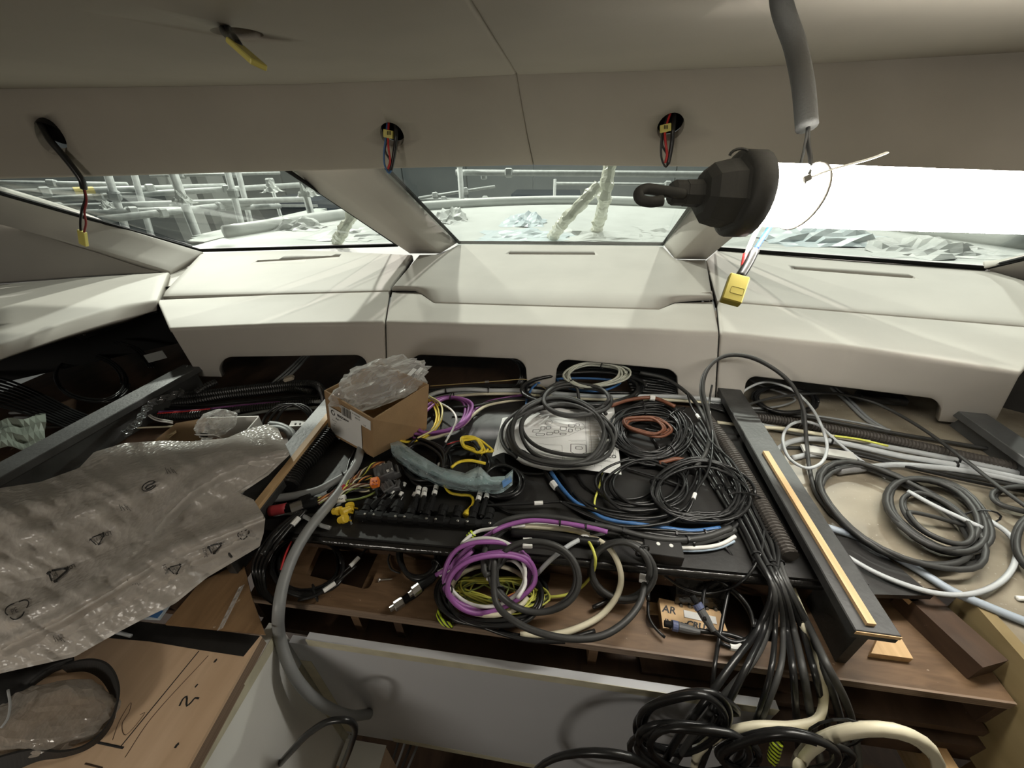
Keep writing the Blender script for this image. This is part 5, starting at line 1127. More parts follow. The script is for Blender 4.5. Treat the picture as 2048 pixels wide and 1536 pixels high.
face_label(.07, .06, .77, .70, M_PAPER, 'printed_label'); face_label(.36, .66, .60, .90, mat('barcode_label', (.52, .50, .46), .6), 'barcode_label'); face_label(.56, .70, .96, .93, M_PAPER, 'printed_label', .0008)
def carton_text(s, size, u, v, bold=.0, lift=.0011, m=M_INK):
    cu = bpy.data.curves.new('t', 'FONT'); cu.body = s; cu.size = size; cu.offset = bold; to = bpy.data.objects.new('t', cu); COL.objects.link(to); bpy.context.view_layer.update()
    me = bpy.data.meshes.new_from_object(to.evaluated_get(bpy.context.evaluated_depsgraph_get())); bpy.data.objects.remove(to); Wd, Hd = np.linalg.norm(tF - tL), np.linalg.norm(tL - bL)
    build('printed_text', [face_pt(u + q.co.x / Wd, v + q.co.y / Hd, lift) for q in me.vertices], [tuple(p.vertices) for p in me.polygons], m, carton)
carton_text('FRIGOMAR', .0092, .265, .575, .0004); carton_text('Art.625LG/M', .0096, .22, .475, .00025)
for k, s_ in enumerate(('Guarnizione lineare', 'Lampada a led da incasso', 'Colore grigio metallizzato', 'con cavo e fissaggi', 'Quantita')): carton_text(s_, .0050, .13 + .04 * (k % 2), .405 - .06 * k)
n = np.cross(bF - bL, tL - bL); n = n / np.linalg.norm(n); n = n if n[1] < 0 else -n
for r0, r1 in ((.0072, .0050),):
    c = face_pt(.17, .60, .0012); e1 = (bF - bL) / np.linalg.norm(bF - bL); e2 = np.cross(n, e1); e2 = e2 if e2[2] > 0 else -e2
    V = [c + r * (math.cos(t) * e1 + math.sin(t) * e2) for r in (r0, r1) for t in np.linspace(.6, 6.6, 20)]
    build('printed_emblem', V, [(i, i + 1, 20 + i + 1, 20 + i) for i in range(19)], M_INK, carton)
for k in range(9): face_label(.385 + .022 * k, .68, .385 + .022 * k + .006 + .004 * (k % 3), .88, M_INK, 'barcode', .0010)
carton_text('66  LAMPADE', .0048, .60, .86, lift=.0013); carton_text('0625LG', .0055, .66, .79, lift=.0013); carton_text('IT 08', .0042, .82, .73, lift=.0013)
def bag(name, label, c, axes, seed, m, amp=.22, cat='bag', sub=4, parent=None, pinch=None):
    bm = bmesh.new(); bmesh.ops.create_icosphere(bm, subdivisions=sub, radius=1.0); A = np.array(axes, float)
    for vtx in bm.verts:
        p = np.array(vtx.co); k = 1 + amp * (noise.noise(Vector(p * 1.7 + seed)) + 1.0 * abs(noise.noise(Vector(p * 3.2 + seed))) + .35 * abs(noise.noise(Vector(p * 7 + seed))))
        if pinch: k *= 1 - pinch * max(0, p[0]) ** 3
        q = np.array(c) + (A.T @ p) * k; vtx.co = q
    me_v = [tuple(v.co) for v in bm.verts]; me_f = [tuple(v.index for v in f.verts) for f in bm.faces]; bm.free()
    return build(name, me_v, me_f, m, parent, smooth=False, label=label, cat=cat)
M_BAG = film('clear_bag_film', (.95, .95, .94), .20, .10, 60, .6, (.84, .83, .81))
c0 = pz(765, 768, 1.045); e0 = pz(868, 728, 1.075) - pz(690, 790, 1.045)
bag('plastic_bag', 'crumpled clear plastic bag sticking out of the labelled cardboard box', c0 + np.array([0, .0, .006]), [e0 * .46, np.cross((0, 0, 1), e0) * .26, (0, 0, .045)], 3.0, M_BAG, amp=.34, sub=4)
for k, (x, y) in enumerate(((824, 744), (838, 742))): box('white_sachet', pz(x, y, 1.092), (.010, .020, .0012), M_PAPER, None, ax=(1, -.5, 0), up=(0, -.4, 1), label='small white slip inside the clear plastic bag, %s of two' % ('left', 'right')[k], cat='slip')

# long bluish bag lying across the board
bt_ = thing('long_plastic_bag', 'long bluish clear plastic bag lying across the black coils in front of the cardboard box', 'bag', pz(900, 940, ZBD))
ta = lerp_line([(780, 884), (798, 881), (832, 905), (880, 934), (930, 946), (958, 931), (985, 957), (1010, 952), (1026, 938)], 40); tb = lerp_line([(783, 905), (795, 922), (840, 952), (890, 972), (950, 981), (1000, 980), (1024, 962)], 40)
M_TEAL = film('bluish_film', (.84, .92, .92), .22, .10, 70, .9, (.50, .60, .62))
V = []; nr = 9
for i in range(40):
    for j in range(nr):
        t = j / (nr - 1); q = ta[i] * (1 - t) + tb[i] * t; h = .030 + .022 * math.sin(math.pi * t) + .014 * noise.noise(Vector((i * .35, j * .9, 1)))
        V.append(pz(q[0], q[1], ZBD + h))
V += [np.array(p) - np.array([0, 0, .004 + 2 * .010 * math.sin(math.pi * (k % nr) / (nr - 1))]) for k, p in enumerate(list(V))]
fg = grid_faces(40, nr); build('film_sleeve', V, fg + [tuple(i + 40 * nr for i in reversed(q)) for q in fg], M_TEAL, bt_, smooth=True)
P = path_of([(796, 900), (860, 938), (930, 962), (1010, 960)], ZBD + .038); v, f = tubeg(P, .010, 8, flat=.5); build('wrapped_strip', v, f, mat('grey_green_strip', (.25, .32, .32), .5, var=.2, vscale=30), bt_, smooth=True)
build('blue_print', [pz(1004, 962, ZBD + .052), pz(1022, 951, ZBD + .046), pz(1024, 963, ZBD + .045), pz(1006, 976, ZBD + .050)], [(0, 1, 2, 3)], mat('blue_print', (.06, .16, .36), .5), bt_)

# --- left half of the board
coil('black cable coil between the cardboard box and the bluish bag', (848, 922), (44, 42), 7, .0036, 'black', z=ZBD + .006, jit=9, seed=41, rot=.4)
coil('black cable coil beside the yellow coil', (923, 926), (40, 38), 5, .0036, 'black', z=ZBD + .006, jit=7, seed=42, tags=((.30, .014, M_TAG, 1.4),), ties=(2.6,))
coil('small black coil at the right end of the bluish bag', (1005, 962), (38, 31), 5, .0034, 'black', z=ZBD + .005, jit=4, seed=43)
coil('bright yellow cable coil left of the drawing sheet', (948, 890), (27, 12), 4, .0028, 'yellow', z=ZBD + .020, jit=8, rot=.4, seed=44, post=[(966, 904), (960, 914)])
cable('thin red wire leading to the yellow coil', [(894, 889), (910, 884), (926, 881)], .0014, 'red', h=.02)
cable('short thick yellow cable arching over the black coil beside the sheet', [(903, 935), (916, 925), (938, 921), (971, 927)], .0032, 'yellow', h=.045)
yc = cable('yellow network cable with a yellow plug in front of the bluish bag', [(885, 955, ZBD + .02), (889, 970, ZBD + .014), (900, 985), (922, 990), (940, 991), (947, 1001), (943, 1013), (938, 1022)], .0030, 'yellow', h=.012)
A, B = pz(942, 1014, ZBD + .012), pz(932, 1032, ZBD + .012); d = B - A; L = np.linalg.norm(d)
v, f = lathe_axis(A, d, [(0, .0034), (L * .3, .005), (L * .55, .0062), (L * .6, .0075), (L, .0075)], 12); build('yellow_plug', v, f, CB['yellow'], yc, smooth=False)
cable('dark brown conduit hose from under the cardboard box to the left beam', [(664, 862), (640, 892), (616, 919), (592, 944), (578, 972)], .0165, M_CONDUIT, h=.018, name='conduit', cat='conduit', corr=True)
# network backbone: a row of tees with screws
M_MATT = mat('matt_black_plastic', (.006, .006, .006), .65, spec=.2)
bbn = thing('network_backbone', 'row of black network tee connectors along the front edge of the board', 'connector', pz(850, 1045, ZBD))
a, b = pz(712, 1030, ZBD + .012), pz(990, 1050, ZBD + .012); d = b - a; L = np.linalg.norm(d)
v, f = tubeg([a, b], .0075, 10); build('backbone_rod', v, f, M_GASKET, bbn, smooth=True)
rngb = random.Random(3)
for k in range(9):
    c = a + d * (k + .5) / 9; v, f = boxg(c, d, .022, (0, 0, 1), .017, .016, .003); te = build('tee', v, f, M_MATT, bbn)
    v, f = lathe_axis(c + np.array([0, .008, .002]), (0, 1, .05), [(0, .008), (.010, .008), (.011, .0095), (.022, .0095), (.023, .007)], 12); build('collar', v, f, M_GASKET, te)
    v, f = lathe_axis(c + np.array([.006 * (-1) ** k, -.003, .0081]), (0, 0, 1), [(0, .0026), (.0012, .0026), (.0018, .0015)], 8); build('screw_head', v, f, M_STEEL, te)
DROPS = [(742, 1016, 775, 986, 0), (762, 1018, 792, 985, 0), (786, 1020, 808, 990, 0), (826, 1024, 838, 974, 1), (842, 1026, 850, 977, 1), (858, 1026, 873, 972, 1), (945, 1036, 961, 984, 1), (962, 1036, 977, 978, 1)]
for k, (x0, y0, x1, y1, w) in enumerate(DROPS):
    o = cable(('%s drop cable with white bands rising from the tee row' % ('first', 'second', 'third', 'fourth', 'fifth')[k - 3] if w else '%s plain black drop cable at the left of the tee row' % ('first', 'second', 'third')[k]) , [(x0, y0, ZBD + .014), ((x0 * .7 + x1 * .3), y0 * .7 + y1 * .3, ZBD + .016), (x1, y1, ZBD + .02)], .0036, 'black', name='drop_cable')
    P = path_of([(x0, y0, ZBD + .014), (x1, y1, ZBD + .02)], ZBD, .004)
    sleeve(P, .22, .022, .0072, M_GASKET, o, 'boot'); sleeve(P, .45, .012, .0058, M_GASKET, o, 'boot')
    if w: sleeve(P, .74, .008, .0052, M_TAG, o, 'white_band'); sleeve(P, .97, .013, .0052, M_TAG, o, 'white_band')
for k, (x, y) in enumerate(((676, 1022), (700, 1014), (690, 1023), (687, 1038))):
    cpt = thing('dust_cap', 'yellow plastic dust cap in the small heap left on the board, %s one' % ('left', 'right', 'middle', 'front')[k], 'cap', pz(x, y, ZBD), group='yellow dust caps')
    c = pz(x, y, ZBD + .012 + .006 * (k == 2)); ax_ = np.array([math.cos(k * 2.1), math.sin(k * 2.1) , .25 + .3 * (k == 3)])
    v, f = lathe_axis(c, ax_, [(-.010, .0062), (-.002, .0066), (-.001, .0082), (.006, .0082), (.007, .006)], 12); build('cap_body', v, f, mat('yellow_plastic', (.74, .50, .03), .45), cpt)
    v, f = tubeg([c, c + np.array([.012, .004, -.008])], .0016, 5); build('cap_strap', v, f, mat('yellow_plastic', (.74, .50, .03), .45), cpt)
mk = thing('marker_ring', 'white ring marker with black print beside the yellow caps', 'marker', pz(683, 998, ZBD))
c = pz(683, 998, ZBD + .012); v, f = lathe_axis(c + np.array([-.008, -.003, 0]), (1, .4, 0), [(0, .0075), (.016, .0075)], 12); build('ring_body', v, f, M_TAG, mk, smooth=False)
for k in range(3): v, f = boxg(c + np.array([-.003 + .004 * k, -.0045, .006]), (.3, 1, -.6), .006, (0, -.5, 1), .0016, .0004); build('printed_mark', v, f, M_INK, mk)
cable('olive wire from the ring marker to the grey connectors', [(691, 1000), (712, 999), (730, 994), (752, 984)], .0022, 'green', h=.01)
# wiring harness with connectors
hr = thing('wiring_harness', 'wiring harness of twisted brown and gold wires ending in dark grey plugs', 'harness', pz(690, 980, ZBD))
HC = ['orange', 'brown', 'lime', 'black', 'cream', 'brown', 'yellow', 'black', 'orange', 'lime', 'cream', 'black']
def braid(pts, n, r, spread, seed, cols):
    P = path_of(pts, ZBD + .016, .003); T = np.gradient(P, axis=0); T /= np.linalg.norm(T, axis=1, keepdims=True)
    for k in range(n):
        ph = 2 * math.pi * k / n; rr = spread * (.5 + .5 * ((k * 7) % 3) / 2); Q = []
        for i, p in enumerate(P):
            a, s, u = frame(T[i]); q = ph + i * .32; e = .55 + .45 * math.sin(math.pi * i / (len(P) - 1)); Q.append(p + rr * e * (math.cos(q) * s + math.sin(q) * u))
        v, f = tubeg(Q, r, 5); build('wire', v, f, CB[cols[(k + seed) % len(cols)]], hr, smooth=True)
braid([(636, 1000), (664, 988), (690, 975), (716, 952), (748, 930), (770, 925)], 6, .0017, .0055, 0, HC); braid([(642, 1004), (668, 993), (690, 978), (714, 962), (745, 954)], 6, .0016, .0055, 3, HC)
braid([(634, 1006), (655, 999), (682, 982), (710, 972), (742, 972)], 6, .0016, .0055, 6, ['lime', 'black', 'cream', 'brown']); braid([(640, 1008), (668, 996), (700, 982), (740, 980)], 4, .0016, .004, 9, ['black', 'green', 'cream'])
sleeve(path_of([(676, 986), (690, 974)], ZBD + .016), .5, .018, .0085, mat('red_tape', (.40, .03, .04), .5), hr, 'red_tape')
v, f = tubeg(path_of([(572, 1017), (600, 1012), (636, 1002)], ZBD + .016), .0095, 10); build('black_sleeve', v, f, M_GASKET, hr, smooth=True)
v, f = tubeg(path_of([(540, 1022), (556, 1020), (574, 1016)], ZBD + .016), .0100, 10); build('red_sleeve', v, f, mat('red_sleeve', (.42, .04, .05), .45), hr, smooth=True)
for x, y in ((594, 1014), (612, 1001)): sleeve(path_of([(x - 12, y + 4), (x + 12, y - 5)], ZBD + .017), .5, .020, .0104, M_STEEL if x < 600 else M_GASKET, hr, 'printed_sleeve')
def plugbox(x, y, h, sx, sy, sz, ang, m, name='connector_plug', tabs=True):
    c = pz(x, y, ZBD + h); d = np.array([math.cos(ang), math.sin(ang), .15]); v, f = boxg(c, d, sx, (0, -.15, 1), sy, sz, .002); o = build(name, v, f, m, hr)
    if tabs:
        for k in (-1, 0, 1): v, f = boxg(c + d * sx * .30 * k + np.array([0, 0, sz * .52]), d, sx * .12, (0, 0, 1), sy * 1.04, .002); build('rib', v, f, m, o)
        v, f = boxg(c + d * sx * .5, d, .006, (0, 0, 1), sy * .7, sz * .7, .001); build('socket', v, f, M_GASKET, o)
    return o
p_ = plugbox(770, 946, .030, .038, .030, .024, .55, M_CONN); v, f = boxg(pz(779, 940, ZBD + .0435), (.8, .55, .1), .012, (0, 0, 1), .007, .0008); build('paper_label', v, f, M_TAG, p_)
plugbox(790, 945, .026, .020, .022, .018, .55, M_CONN); plugbox(776, 975, .020, .024, .020, .016, .8, M_CONN); plugbox(793, 972, .018, .018, .018, .014, .2, M_CONN); plugbox(765, 984, .012, .024, .020, .014, .6, M_GASKET)
o = plugbox(750, 965, .034, .016, .018, .015, .3, mat('orange_plastic', (.80, .20, .03), .45), 'orange_plug', False)
for dx, dy in ((-4, -3), (3, -3), (-4, 4), (3, 4)): v, f = boxg(pz(750 + dx, 965 + dy, ZBD + .0425), (1, 0, 0), .0035, (0, 0, 1), .0025, .001); build('pin_slot', v, f, mat('dark_red_slot', (.25, .03, .02), .6), o)
for k, (x, y) in enumerate(((787, 965), (808, 969), (802, 988), (829, 989), (844, 993), (786, 985))):
    c = pz(x, y, ZBD + .01); v, f = lathe_axis(c, (.2, 1, .3), [(-.004, .0042), (.004, .0042)], 10); build('white_cap', v, f, M_TAG, hr)
cable('black trunk cable from the harness toward the left beam', [(640, 1030), (600, 1036), (570, 1050), (545, 1075), (525, 1110)], .0052, 'black', h=.008)
for k in range(3): cable('black cable along the inner side of the left beam, %s of three' % ('upper', 'middle', 'lower')[k], [(720 + 8 * k, 884), (700 + 8 * k, 920), (690, 950 + 8 * k), (655, 985 + 10 * k)], .0032, 'black', h=.006)
cable('thin grey wire in the gap below the carton corner', [(728, 905), (720, 922), (712, 938)], .0016, 'light', h=.01)

# ------------------------------------------------------------------ left bay between the two left beams
ZLb = .862
def lc_(label, pts, r, m, h=None, **k): return cable(label, pts, r, m, h=h, base=ZLb, **k)
for k, (l, p) in enumerate((('upper black corrugated conduit crossing the left bay', [(326, 794), (380, 791), (440, 784), (513, 775), (590, 768), (632, 770), (648, 790), (650, 830), (640, 860)]), ('second black corrugated conduit crossing the left bay', [(338, 807), (400, 800), (444, 792), (520, 784), (585, 778), (628, 785)]), ('lower black corrugated conduit in the left bay', [(312, 836), (370, 832), (430, 826), (500, 818), (570, 810), (640, 801)]))):
    lc_(l, p, .0105, M_CONDUIT, .012 + .010 * (k == 0), name='conduit', cat='conduit', corr=True)
for k in range(6): lc_(ORD[k] + ' from the back of the black cables between the left bay conduits', [(330, 806 + 4 * k), (400, 808 + 3 * k), (500, 800 + 2.5 * k), (600, 791 + 2 * k), (645, 792 + 2 * k)], .0036, 'black', .008 + .003 * (k % 2), group='black cables between the left bay conduits')
lc_('purple cable under the conduits of the left bay', [(318, 824), (393, 820), (478, 811), (560, 804)], .0030, 'purple', .018); lc_('red wire under the conduits of the left bay', [(316, 827), (360, 824), (420, 818)], .0026, 'red', .022)
lc_('light grey thick cable in the left bay behind the kraft box', [(455, 830), (490, 818), (540, 810), (600, 804), (646, 803)], .0060, 'light', .014); lc_('grey cable below the light one in the left bay', [(430, 842), (490, 830), (550, 820), (640, 815)], .0046, 'grey', .010)
for k in range(2): lc_('white wire bending at the left end of the left bay, %s of two' % ('upper', 'lower')[k], [(288, 816 + 3 * k), (296, 826 + 4 * k), (312, 836 + 4 * k), (345, 843 + 3 * k)], .0022, 'white', .020)
lc_('thin pale cable low in the left bay beside the beam', [(243, 858), (290, 855), (340, 853), (365, 851)], .0024, 'cream', .006)
for k in range(3): lc_('black cable standing in an arch beside the left inner beam, %s of three' % ('left', 'middle', 'right')[k], [(522 + 14 * k, 868, .90), (528 + 13 * k, 838, .925), (550 + 11 * k, 815, .945), (582 + 8 * k, 809, .95), (610 + 6 * k, 822, .94), (626, 843 + 3 * k, .92)], .0038, 'black')
for k in range(2): lc_('grey hose loop beside the left inner beam, %s of two' % ('outer', 'inner')[k], [(540, 848 + 8 * k, .93), (562, 851 + 6 * k, .935), (582 - 5 * k, 862 + 4 * k, .93), (589 - 6 * k, 880, .92), (586 - 8 * k, 896, .90)], .0072, 'grey', name='hose', cat='hose')
wc = thing('white_connector_block', 'small white connector block beside the left inner beam', 'connector', pz(600, 850, .90))
v, f = boxg(pz(600, 850, .915), (1, .2, 0), .046, (0, -.2, 1), .022, .014, .002); build('block_body', v, f, M_TAG, wc)
for k in range(3): v, f = boxg(pz(591 + 9 * k, 847, .9225), (1, .2, 0), .004, (0, 0, 1), .004, .001); build('hole', v, f, M_INK, wc)
v, f = boxg(pz(598, 862, .895), (1, .2, 0), .05, (0, 0, 1), .03, .018, .002); build('grey_base', v, f, CB['light'], wc)
# kraft box and white box
kb = thing('kraft_box', 'open kraft cardboard box lying in the left bay behind the bubble wrap', 'box', pz(360, 868, ZLb))
q = [pz(300, 888, .875), pz(352, 846, .93), pz(412, 836, .955), pz(396, 890, .895)]; quad_slab('open_flap', q, .003, M_KRAFTIN, kb)
quad_slab('front_wall', [pz(300, 890, .875), pz(396, 892, .895), pz(396, 930, .865), pz(300, 930, .865)], .003, M_KRAFT, kb)
quad_slab('tape_band', [pz(330, 872, .903), pz(352, 860, .918), pz(352, 866, .917), pz(336, 878, .902)], .0007, mat('brown_tape', (.20, .13, .06), .5), kb)
wb = thing('white_box', 'open white cardboard box in the left bay behind the bubble wrap', 'box', pz(470, 850, ZLb))
a, b_, c_, d_ = pz(412, 836, .945), pz(516, 833, .945), pz(524, 846, .945), pz(470, 886, .93)
quad_slab('back_wall', [a, b_, b_ - np.array([0, 0, .07]), a - np.array([0, 0, .07])], .003, mat('white_card', (.62, .61, .58), .7), wb)
quad_slab('side_wall', [b_, d_, d_ - np.array([0, 0, .06]), b_ - np.array([0, 0, .07])], .003, mat('white_card', (.62, .61, .58), .7), wb)
bag('plastic_bag', 'small clear plastic bag in the kraft box behind the bubble wrap', pz(432, 848, .945), [(.042, .008, .01), (-.006, .035, 0), (0, 0, .028)], 9.0, M_BAG, sub=4)
tg = thing('barcode_tag', 'white barcode tag on the small plastic bag in the left bay', 'tag', pz(415, 868, .93)); c = pz(416, 872, .953)
v, f = boxg(c, (1, .05, .05), .045, (0, -.55, .8), .001, .024); build('tag_card', v, f, M_TAG, tg)
nrm = np.array([0, -.8, .6])
for k in range(8): v, f = boxg(c + np.array([-.016 + .0024 * k, -.001, .003]), (0, .6, .8), .009, nrm, .0011, .0016); build('bar', v, f, M_INK, tg)
# glossy clear film hanging on the left beam
G = []
for i in range(26):
    t = i / 25; r = []
    for j in range(7):
        s_ = j / 6; p = pz(238 + (356 - 238) * t + 6 * math.sin(t * 9), 862 + (777 - 862) * t - 14 * math.sin(t * 3.1) , .945 - .004); r.append(p + np.array([.004 + .004 * math.sin(i * 1.7 + j) + .004 * s_, .002 * math.sin(i * 1.3), -.018 * s_ + .002 * noise.noise(Vector((i * .8, j, 0)))]))
    G.append(r)
build('film_strip', np.array(G).reshape(-1, 3), grid_faces(26, 7), film('glossy_black_film', (.35, .35, .35), .5, .08, 80, .9, (.10, .10, .10)), None, smooth=False, label='glossy plastic film edge hanging along the far left grey beam', cat='film')
# niche at the far left
coil('thin black cable loops in the far left niche', (180, 756), (72, 44), 4, .0032, 'black', z=.885, jit=4, rot=.15, seed=51)
for k in range(9): cable(ORD[k] + ' from the top of the black cables through the far left niche', [(-60, 742 + 7 * k, .93), (20, 762 + 7 * k, .92), (90, 792 + 6 * k, .90), (150, 822 + 5 * k, .89), (215, 845 + 4 * k, .88)], .0038, 'black', group='black cables in the far left niche')
for k in range(4): cable(ORD[k] + ' from the back of the grey cables low in the left niche', [(20 + 10 * k, 826 + 9 * k, .88), (90, 824 + 10 * k, .885), (140, 822 + 10 * k, .88)], .004, 'grey', group='grey cables low in the left niche')
for k in range(3): cable('thin black cable at the right of the far left niche, %s of three' % ('first', 'second', 'third')[k], [(225 + 8 * k, 684, .95), (262 + 6 * k, 695, .93), (285 + 6 * k, 716, .91), (298 + 5 * k, 735, .90)], .0026, 'black')
bk = thing('black_case', 'flat black case hanging under the left side shelf', 'case', pz(195, 655, 1.03))
q = [pz(146, 660, 1.045), pz(229, 632, 1.045), pz(240, 653, 1.0), pz(162, 680, 1.0)]; n = np.cross(q[1] - q[0], q[2] - q[0]); n /= np.linalg.norm(n); n = n if n[1] > 0 else -n
v, f = extrude(q, n * .03); fix_normals(build('case_body', v, f, M_BEAM, bk))
for x, y in ((168, 669), (225, 648)): v, f = lathe_axis(pz(x, y, 1.018), -n, [(0, .004), (.003, .003)], 8); build('screw_head', v, f, M_STEEL, bk)
lbw = box('paper_label', pz(311, 713, .935), (.05, .002, .028), mat('grey_label', (.30, .31, .30), .6), None, ax=(1, .8, .1), label='grey paper label on the black end wall of the left niche', cat='label')
gs = []
for i in range(12):
    gs.append([pz(-30 + 11 * i + 2 * math.sin(j * 2), 846 + 12 * j - 1.6 * i * (1 - j / 3) + 4 * math.sin(i * 1.1), .90 + .018 * abs(math.sin(j * 1.4 + i * .3))) for j in range(5)])
build('green_film', np.array(gs).reshape(-1, 3), grid_faces(12, 5), mat('pale_green_sheet', (.24, .27, .23), .35, bump=.3, bscale=40), None, label='folded pale green plastic sheet in the far left niche', cat='sheet')
for sx in range(3): cable('grey cable bridging under the first dash cut-out, %s of three' % ('left', 'middle', 'right')[sx], [(538 + 8 * sx, 772, .88), (570 + 8 * sx, 745, .89), (606 + 6 * sx, 712, .895)], .004, 'grey')
box('foam_scrap', pz(578, 757, .90), (.03, .02, .012), mat('beige_foam', (.42, .36, .28), .8), None, ax=(1, .5, .2), bev=.003, label='small beige foam scrap beside the cables of the first dash cut-out', cat='scrap')
cable('black flexible spout lying by the back end of the far left beam', [(392, 785, .91), (414, 772, .915), (432, 764, .915)], .009, M_CONDUIT, h=.0, name='conduit', cat='conduit', corr=True)

# ------------------------------------------------------------------ bubble wrap sheet over the left inner beam
RW = [([(-130, 1004), (0, 976), (80, 964), (158, 936), (188, 904), (249, 886), (330, 881), (381, 883), (454, 876), (498, 857), (536, 848), (556, 857)], .968, .962),
      ([(-130, 1040), (0, 1008), (120, 985), (250, 940), (380, 912), (470, 893), (564, 874)], .985, .972), ([(-130, 1090), (60, 1050), (200, 1000), (350, 955), (470, 925), (577, 903)], .985, .985),
      ([(-130, 1150), (80, 1105), (220, 1045), (360, 985), (450, 962), (534, 944)], .968, .978), ([(-130, 1196), (100, 1150), (250, 1086), (380, 1030), (474, 984)], .940, .960),
      ([(-130, 1208), (100, 1162), (255, 1096), (390, 1042), (507, 999)], .938, .966), ([(-130, 1280), (120, 1232), (260, 1156), (400, 1086), (527, 1030)], .925, .975),
      ([(-130, 1325), (80, 1275), (250, 1196), (390, 1120), (524, 1060)], .905, .955), ([(-130, 1372), (0, 1340), (143, 1308), (232, 1258), (278, 1234), (346, 1201), (410, 1149), (516, 1087)], .880, .930)]
NC = 90
rows_px = []
for p, z0, z1 in RW:
    q = lerp_line(p, NC); rows_px.append(np.c_[q, np.linspace(z0, z1, NC)])
rows_px = np.array(rows_px)
WP = np.array([catmull(rows_px[:, j, :], 3.0) if False else np.stack([np.interp(np.linspace(0, len(RW) - 1, 97), np.arange(len(RW)), rows_px[:, j, k]) for k in range(3)], 1) for j in range(NC)]).transpose(1, 0, 2)
for _ in range(2): WP[1:-1, :, 2] = (WP[:-2, :, 2] + 2 * WP[1:-1, :, 2] + WP[2:, :, 2]) / 4
RIDGES = [([(577, 900), (498, 911), (425, 946), (375, 976), (331, 1020), (293, 1064), (234, 1116), (176, 1166), (117, 1197), (20, 1240)], .016, 18), ([(527, 1031), (439, 1061), (366, 1087), (308, 1113), (205, 1182), (120, 1235), (0, 1290)], .014, 16), ([(460, 890), (300, 935), (150, 985), (0, 1030)], .010, 22), ([(560, 865), (450, 905), (330, 950), (200, 1010), (40, 1075)], .008, 16), ([(480, 1075), (380, 1120), (260, 1190), (100, 1275)], .006, 12)]
def seg_dist(P, L):
    L = np.array(L, float); best = np.full(P.shape[:-1], 1e9)
    for a, b in zip(L[:-1], L[1:]):
        d = b - a; t = np.clip(((P - a) @ d) / (d @ d), 0, 1); best = np.minimum(best, np.linalg.norm(P - (a + t[..., None] * d), axis=-1))
    return best
for L, hgt, wd_ in RIDGES: WP[..., 2] += 1.5 * hgt * np.exp(-(seg_dist(WP[..., :2], L) / wd_) ** 2)
for i in range(WP.shape[0]):
    for j in range(NC):
        x, y = WP[i, j, :2]; a = x * .8 + y * .55; b = -x * .45 + y * .85
        WP[i, j, 2] += .005 * noise.noise(Vector((a * .008, b * .035, 2))) + .003 * noise.noise(Vector((a * .03, b * .09, 7)))
G = np.array([[pz(*WP[i, j]) for j in range(NC)] for i in range(WP.shape[0])])
M_WRAP = film('bubble_film', (.90, .88, .85), .42, .26, 120, .4, (.66, .62, .57), vor=True)
wrap = thing('bubble_wrap', 'large sheet of printed bubble wrap draped over the left inner beam', 'bubble wrap', G.reshape(-1, 3).mean(0) * np.array([1, 1, 0]) + np.array([0, 0, .86]))
build('wrap_sheet', G.reshape(-1, 3), grid_faces(*WP.shape[:2]), M_WRAP, wrap, smooth=True)
build('lower_layer', (G - np.array([0, 0, .008])).reshape(-1, 3), grid_faces(*WP.shape[:2]), mat('wrap_backing', (.46, .43, .39), .38, var=.10, vscale=30, bump=.35, bscale=160), wrap, smooth=True)
flat = WP.reshape(-1, 3)
def on_wrap(x, y, lift=.0022):
    d = (flat[:, 0] - x) ** 2 + (flat[:, 1] - y) ** 2; k = np.argpartition(d, 4)[:4]; w = 1 / (d[k] + .5); return pz(x, y, float((flat[k, 2] * w).sum() / w.sum()) + lift)
def wrap_stroke(lines, w, name='printed_mark', m=None):
    V, F_ = [], []
    for L in lines:
        L = lerp_line(L, max(2, int(sum(np.linalg.norm(np.diff(np.array(L, float), axis=0), axis=1)) / 3) + 1)); T = np.gradient(L, axis=0); T /= np.maximum(np.linalg.norm(T, axis=1, keepdims=True), 1e-6); n0 = len(V)
        for p, t in zip(L, T): V += [on_wrap(p[0] - t[1] * w, p[1] + t[0] * w), on_wrap(p[0] + t[1] * w, p[1] - t[0] * w)]
        F_ += [(n0 + 2 * i, n0 + 2 * i + 1, n0 + 2 * i + 3, n0 + 2 * i + 2) for i in range(len(L) - 1)]
    return build(name, V, F_, m or M_INK, wrap)
def wrap_text(s, size, x, y, ang, flip=1, m=None):
    cu = bpy.data.curves.new('t', 'FONT'); cu.body = s; cu.size = size; to = bpy.data.objects.new('t', cu); COL.objects.link(to); bpy.context.view_layer.update()
    me = bpy.data.meshes.new_from_object(to.evaluated_get(bpy.context.evaluated_depsgraph_get())); bpy.data.objects.remove(to); c, s_ = math.cos(ang), math.sin(ang)
    V = [on_wrap(x + flip * v.co.x * c + v.co.y * s_, y + flip * v.co.x * s_ - v.co.y * c) for v in me.vertices]; build('printed_text', V, [tuple(p.vertices) for p in me.polygons], m or M_INK, wrap)
M_FADED = mat('faded_print', (.13, .12, .11), .6)
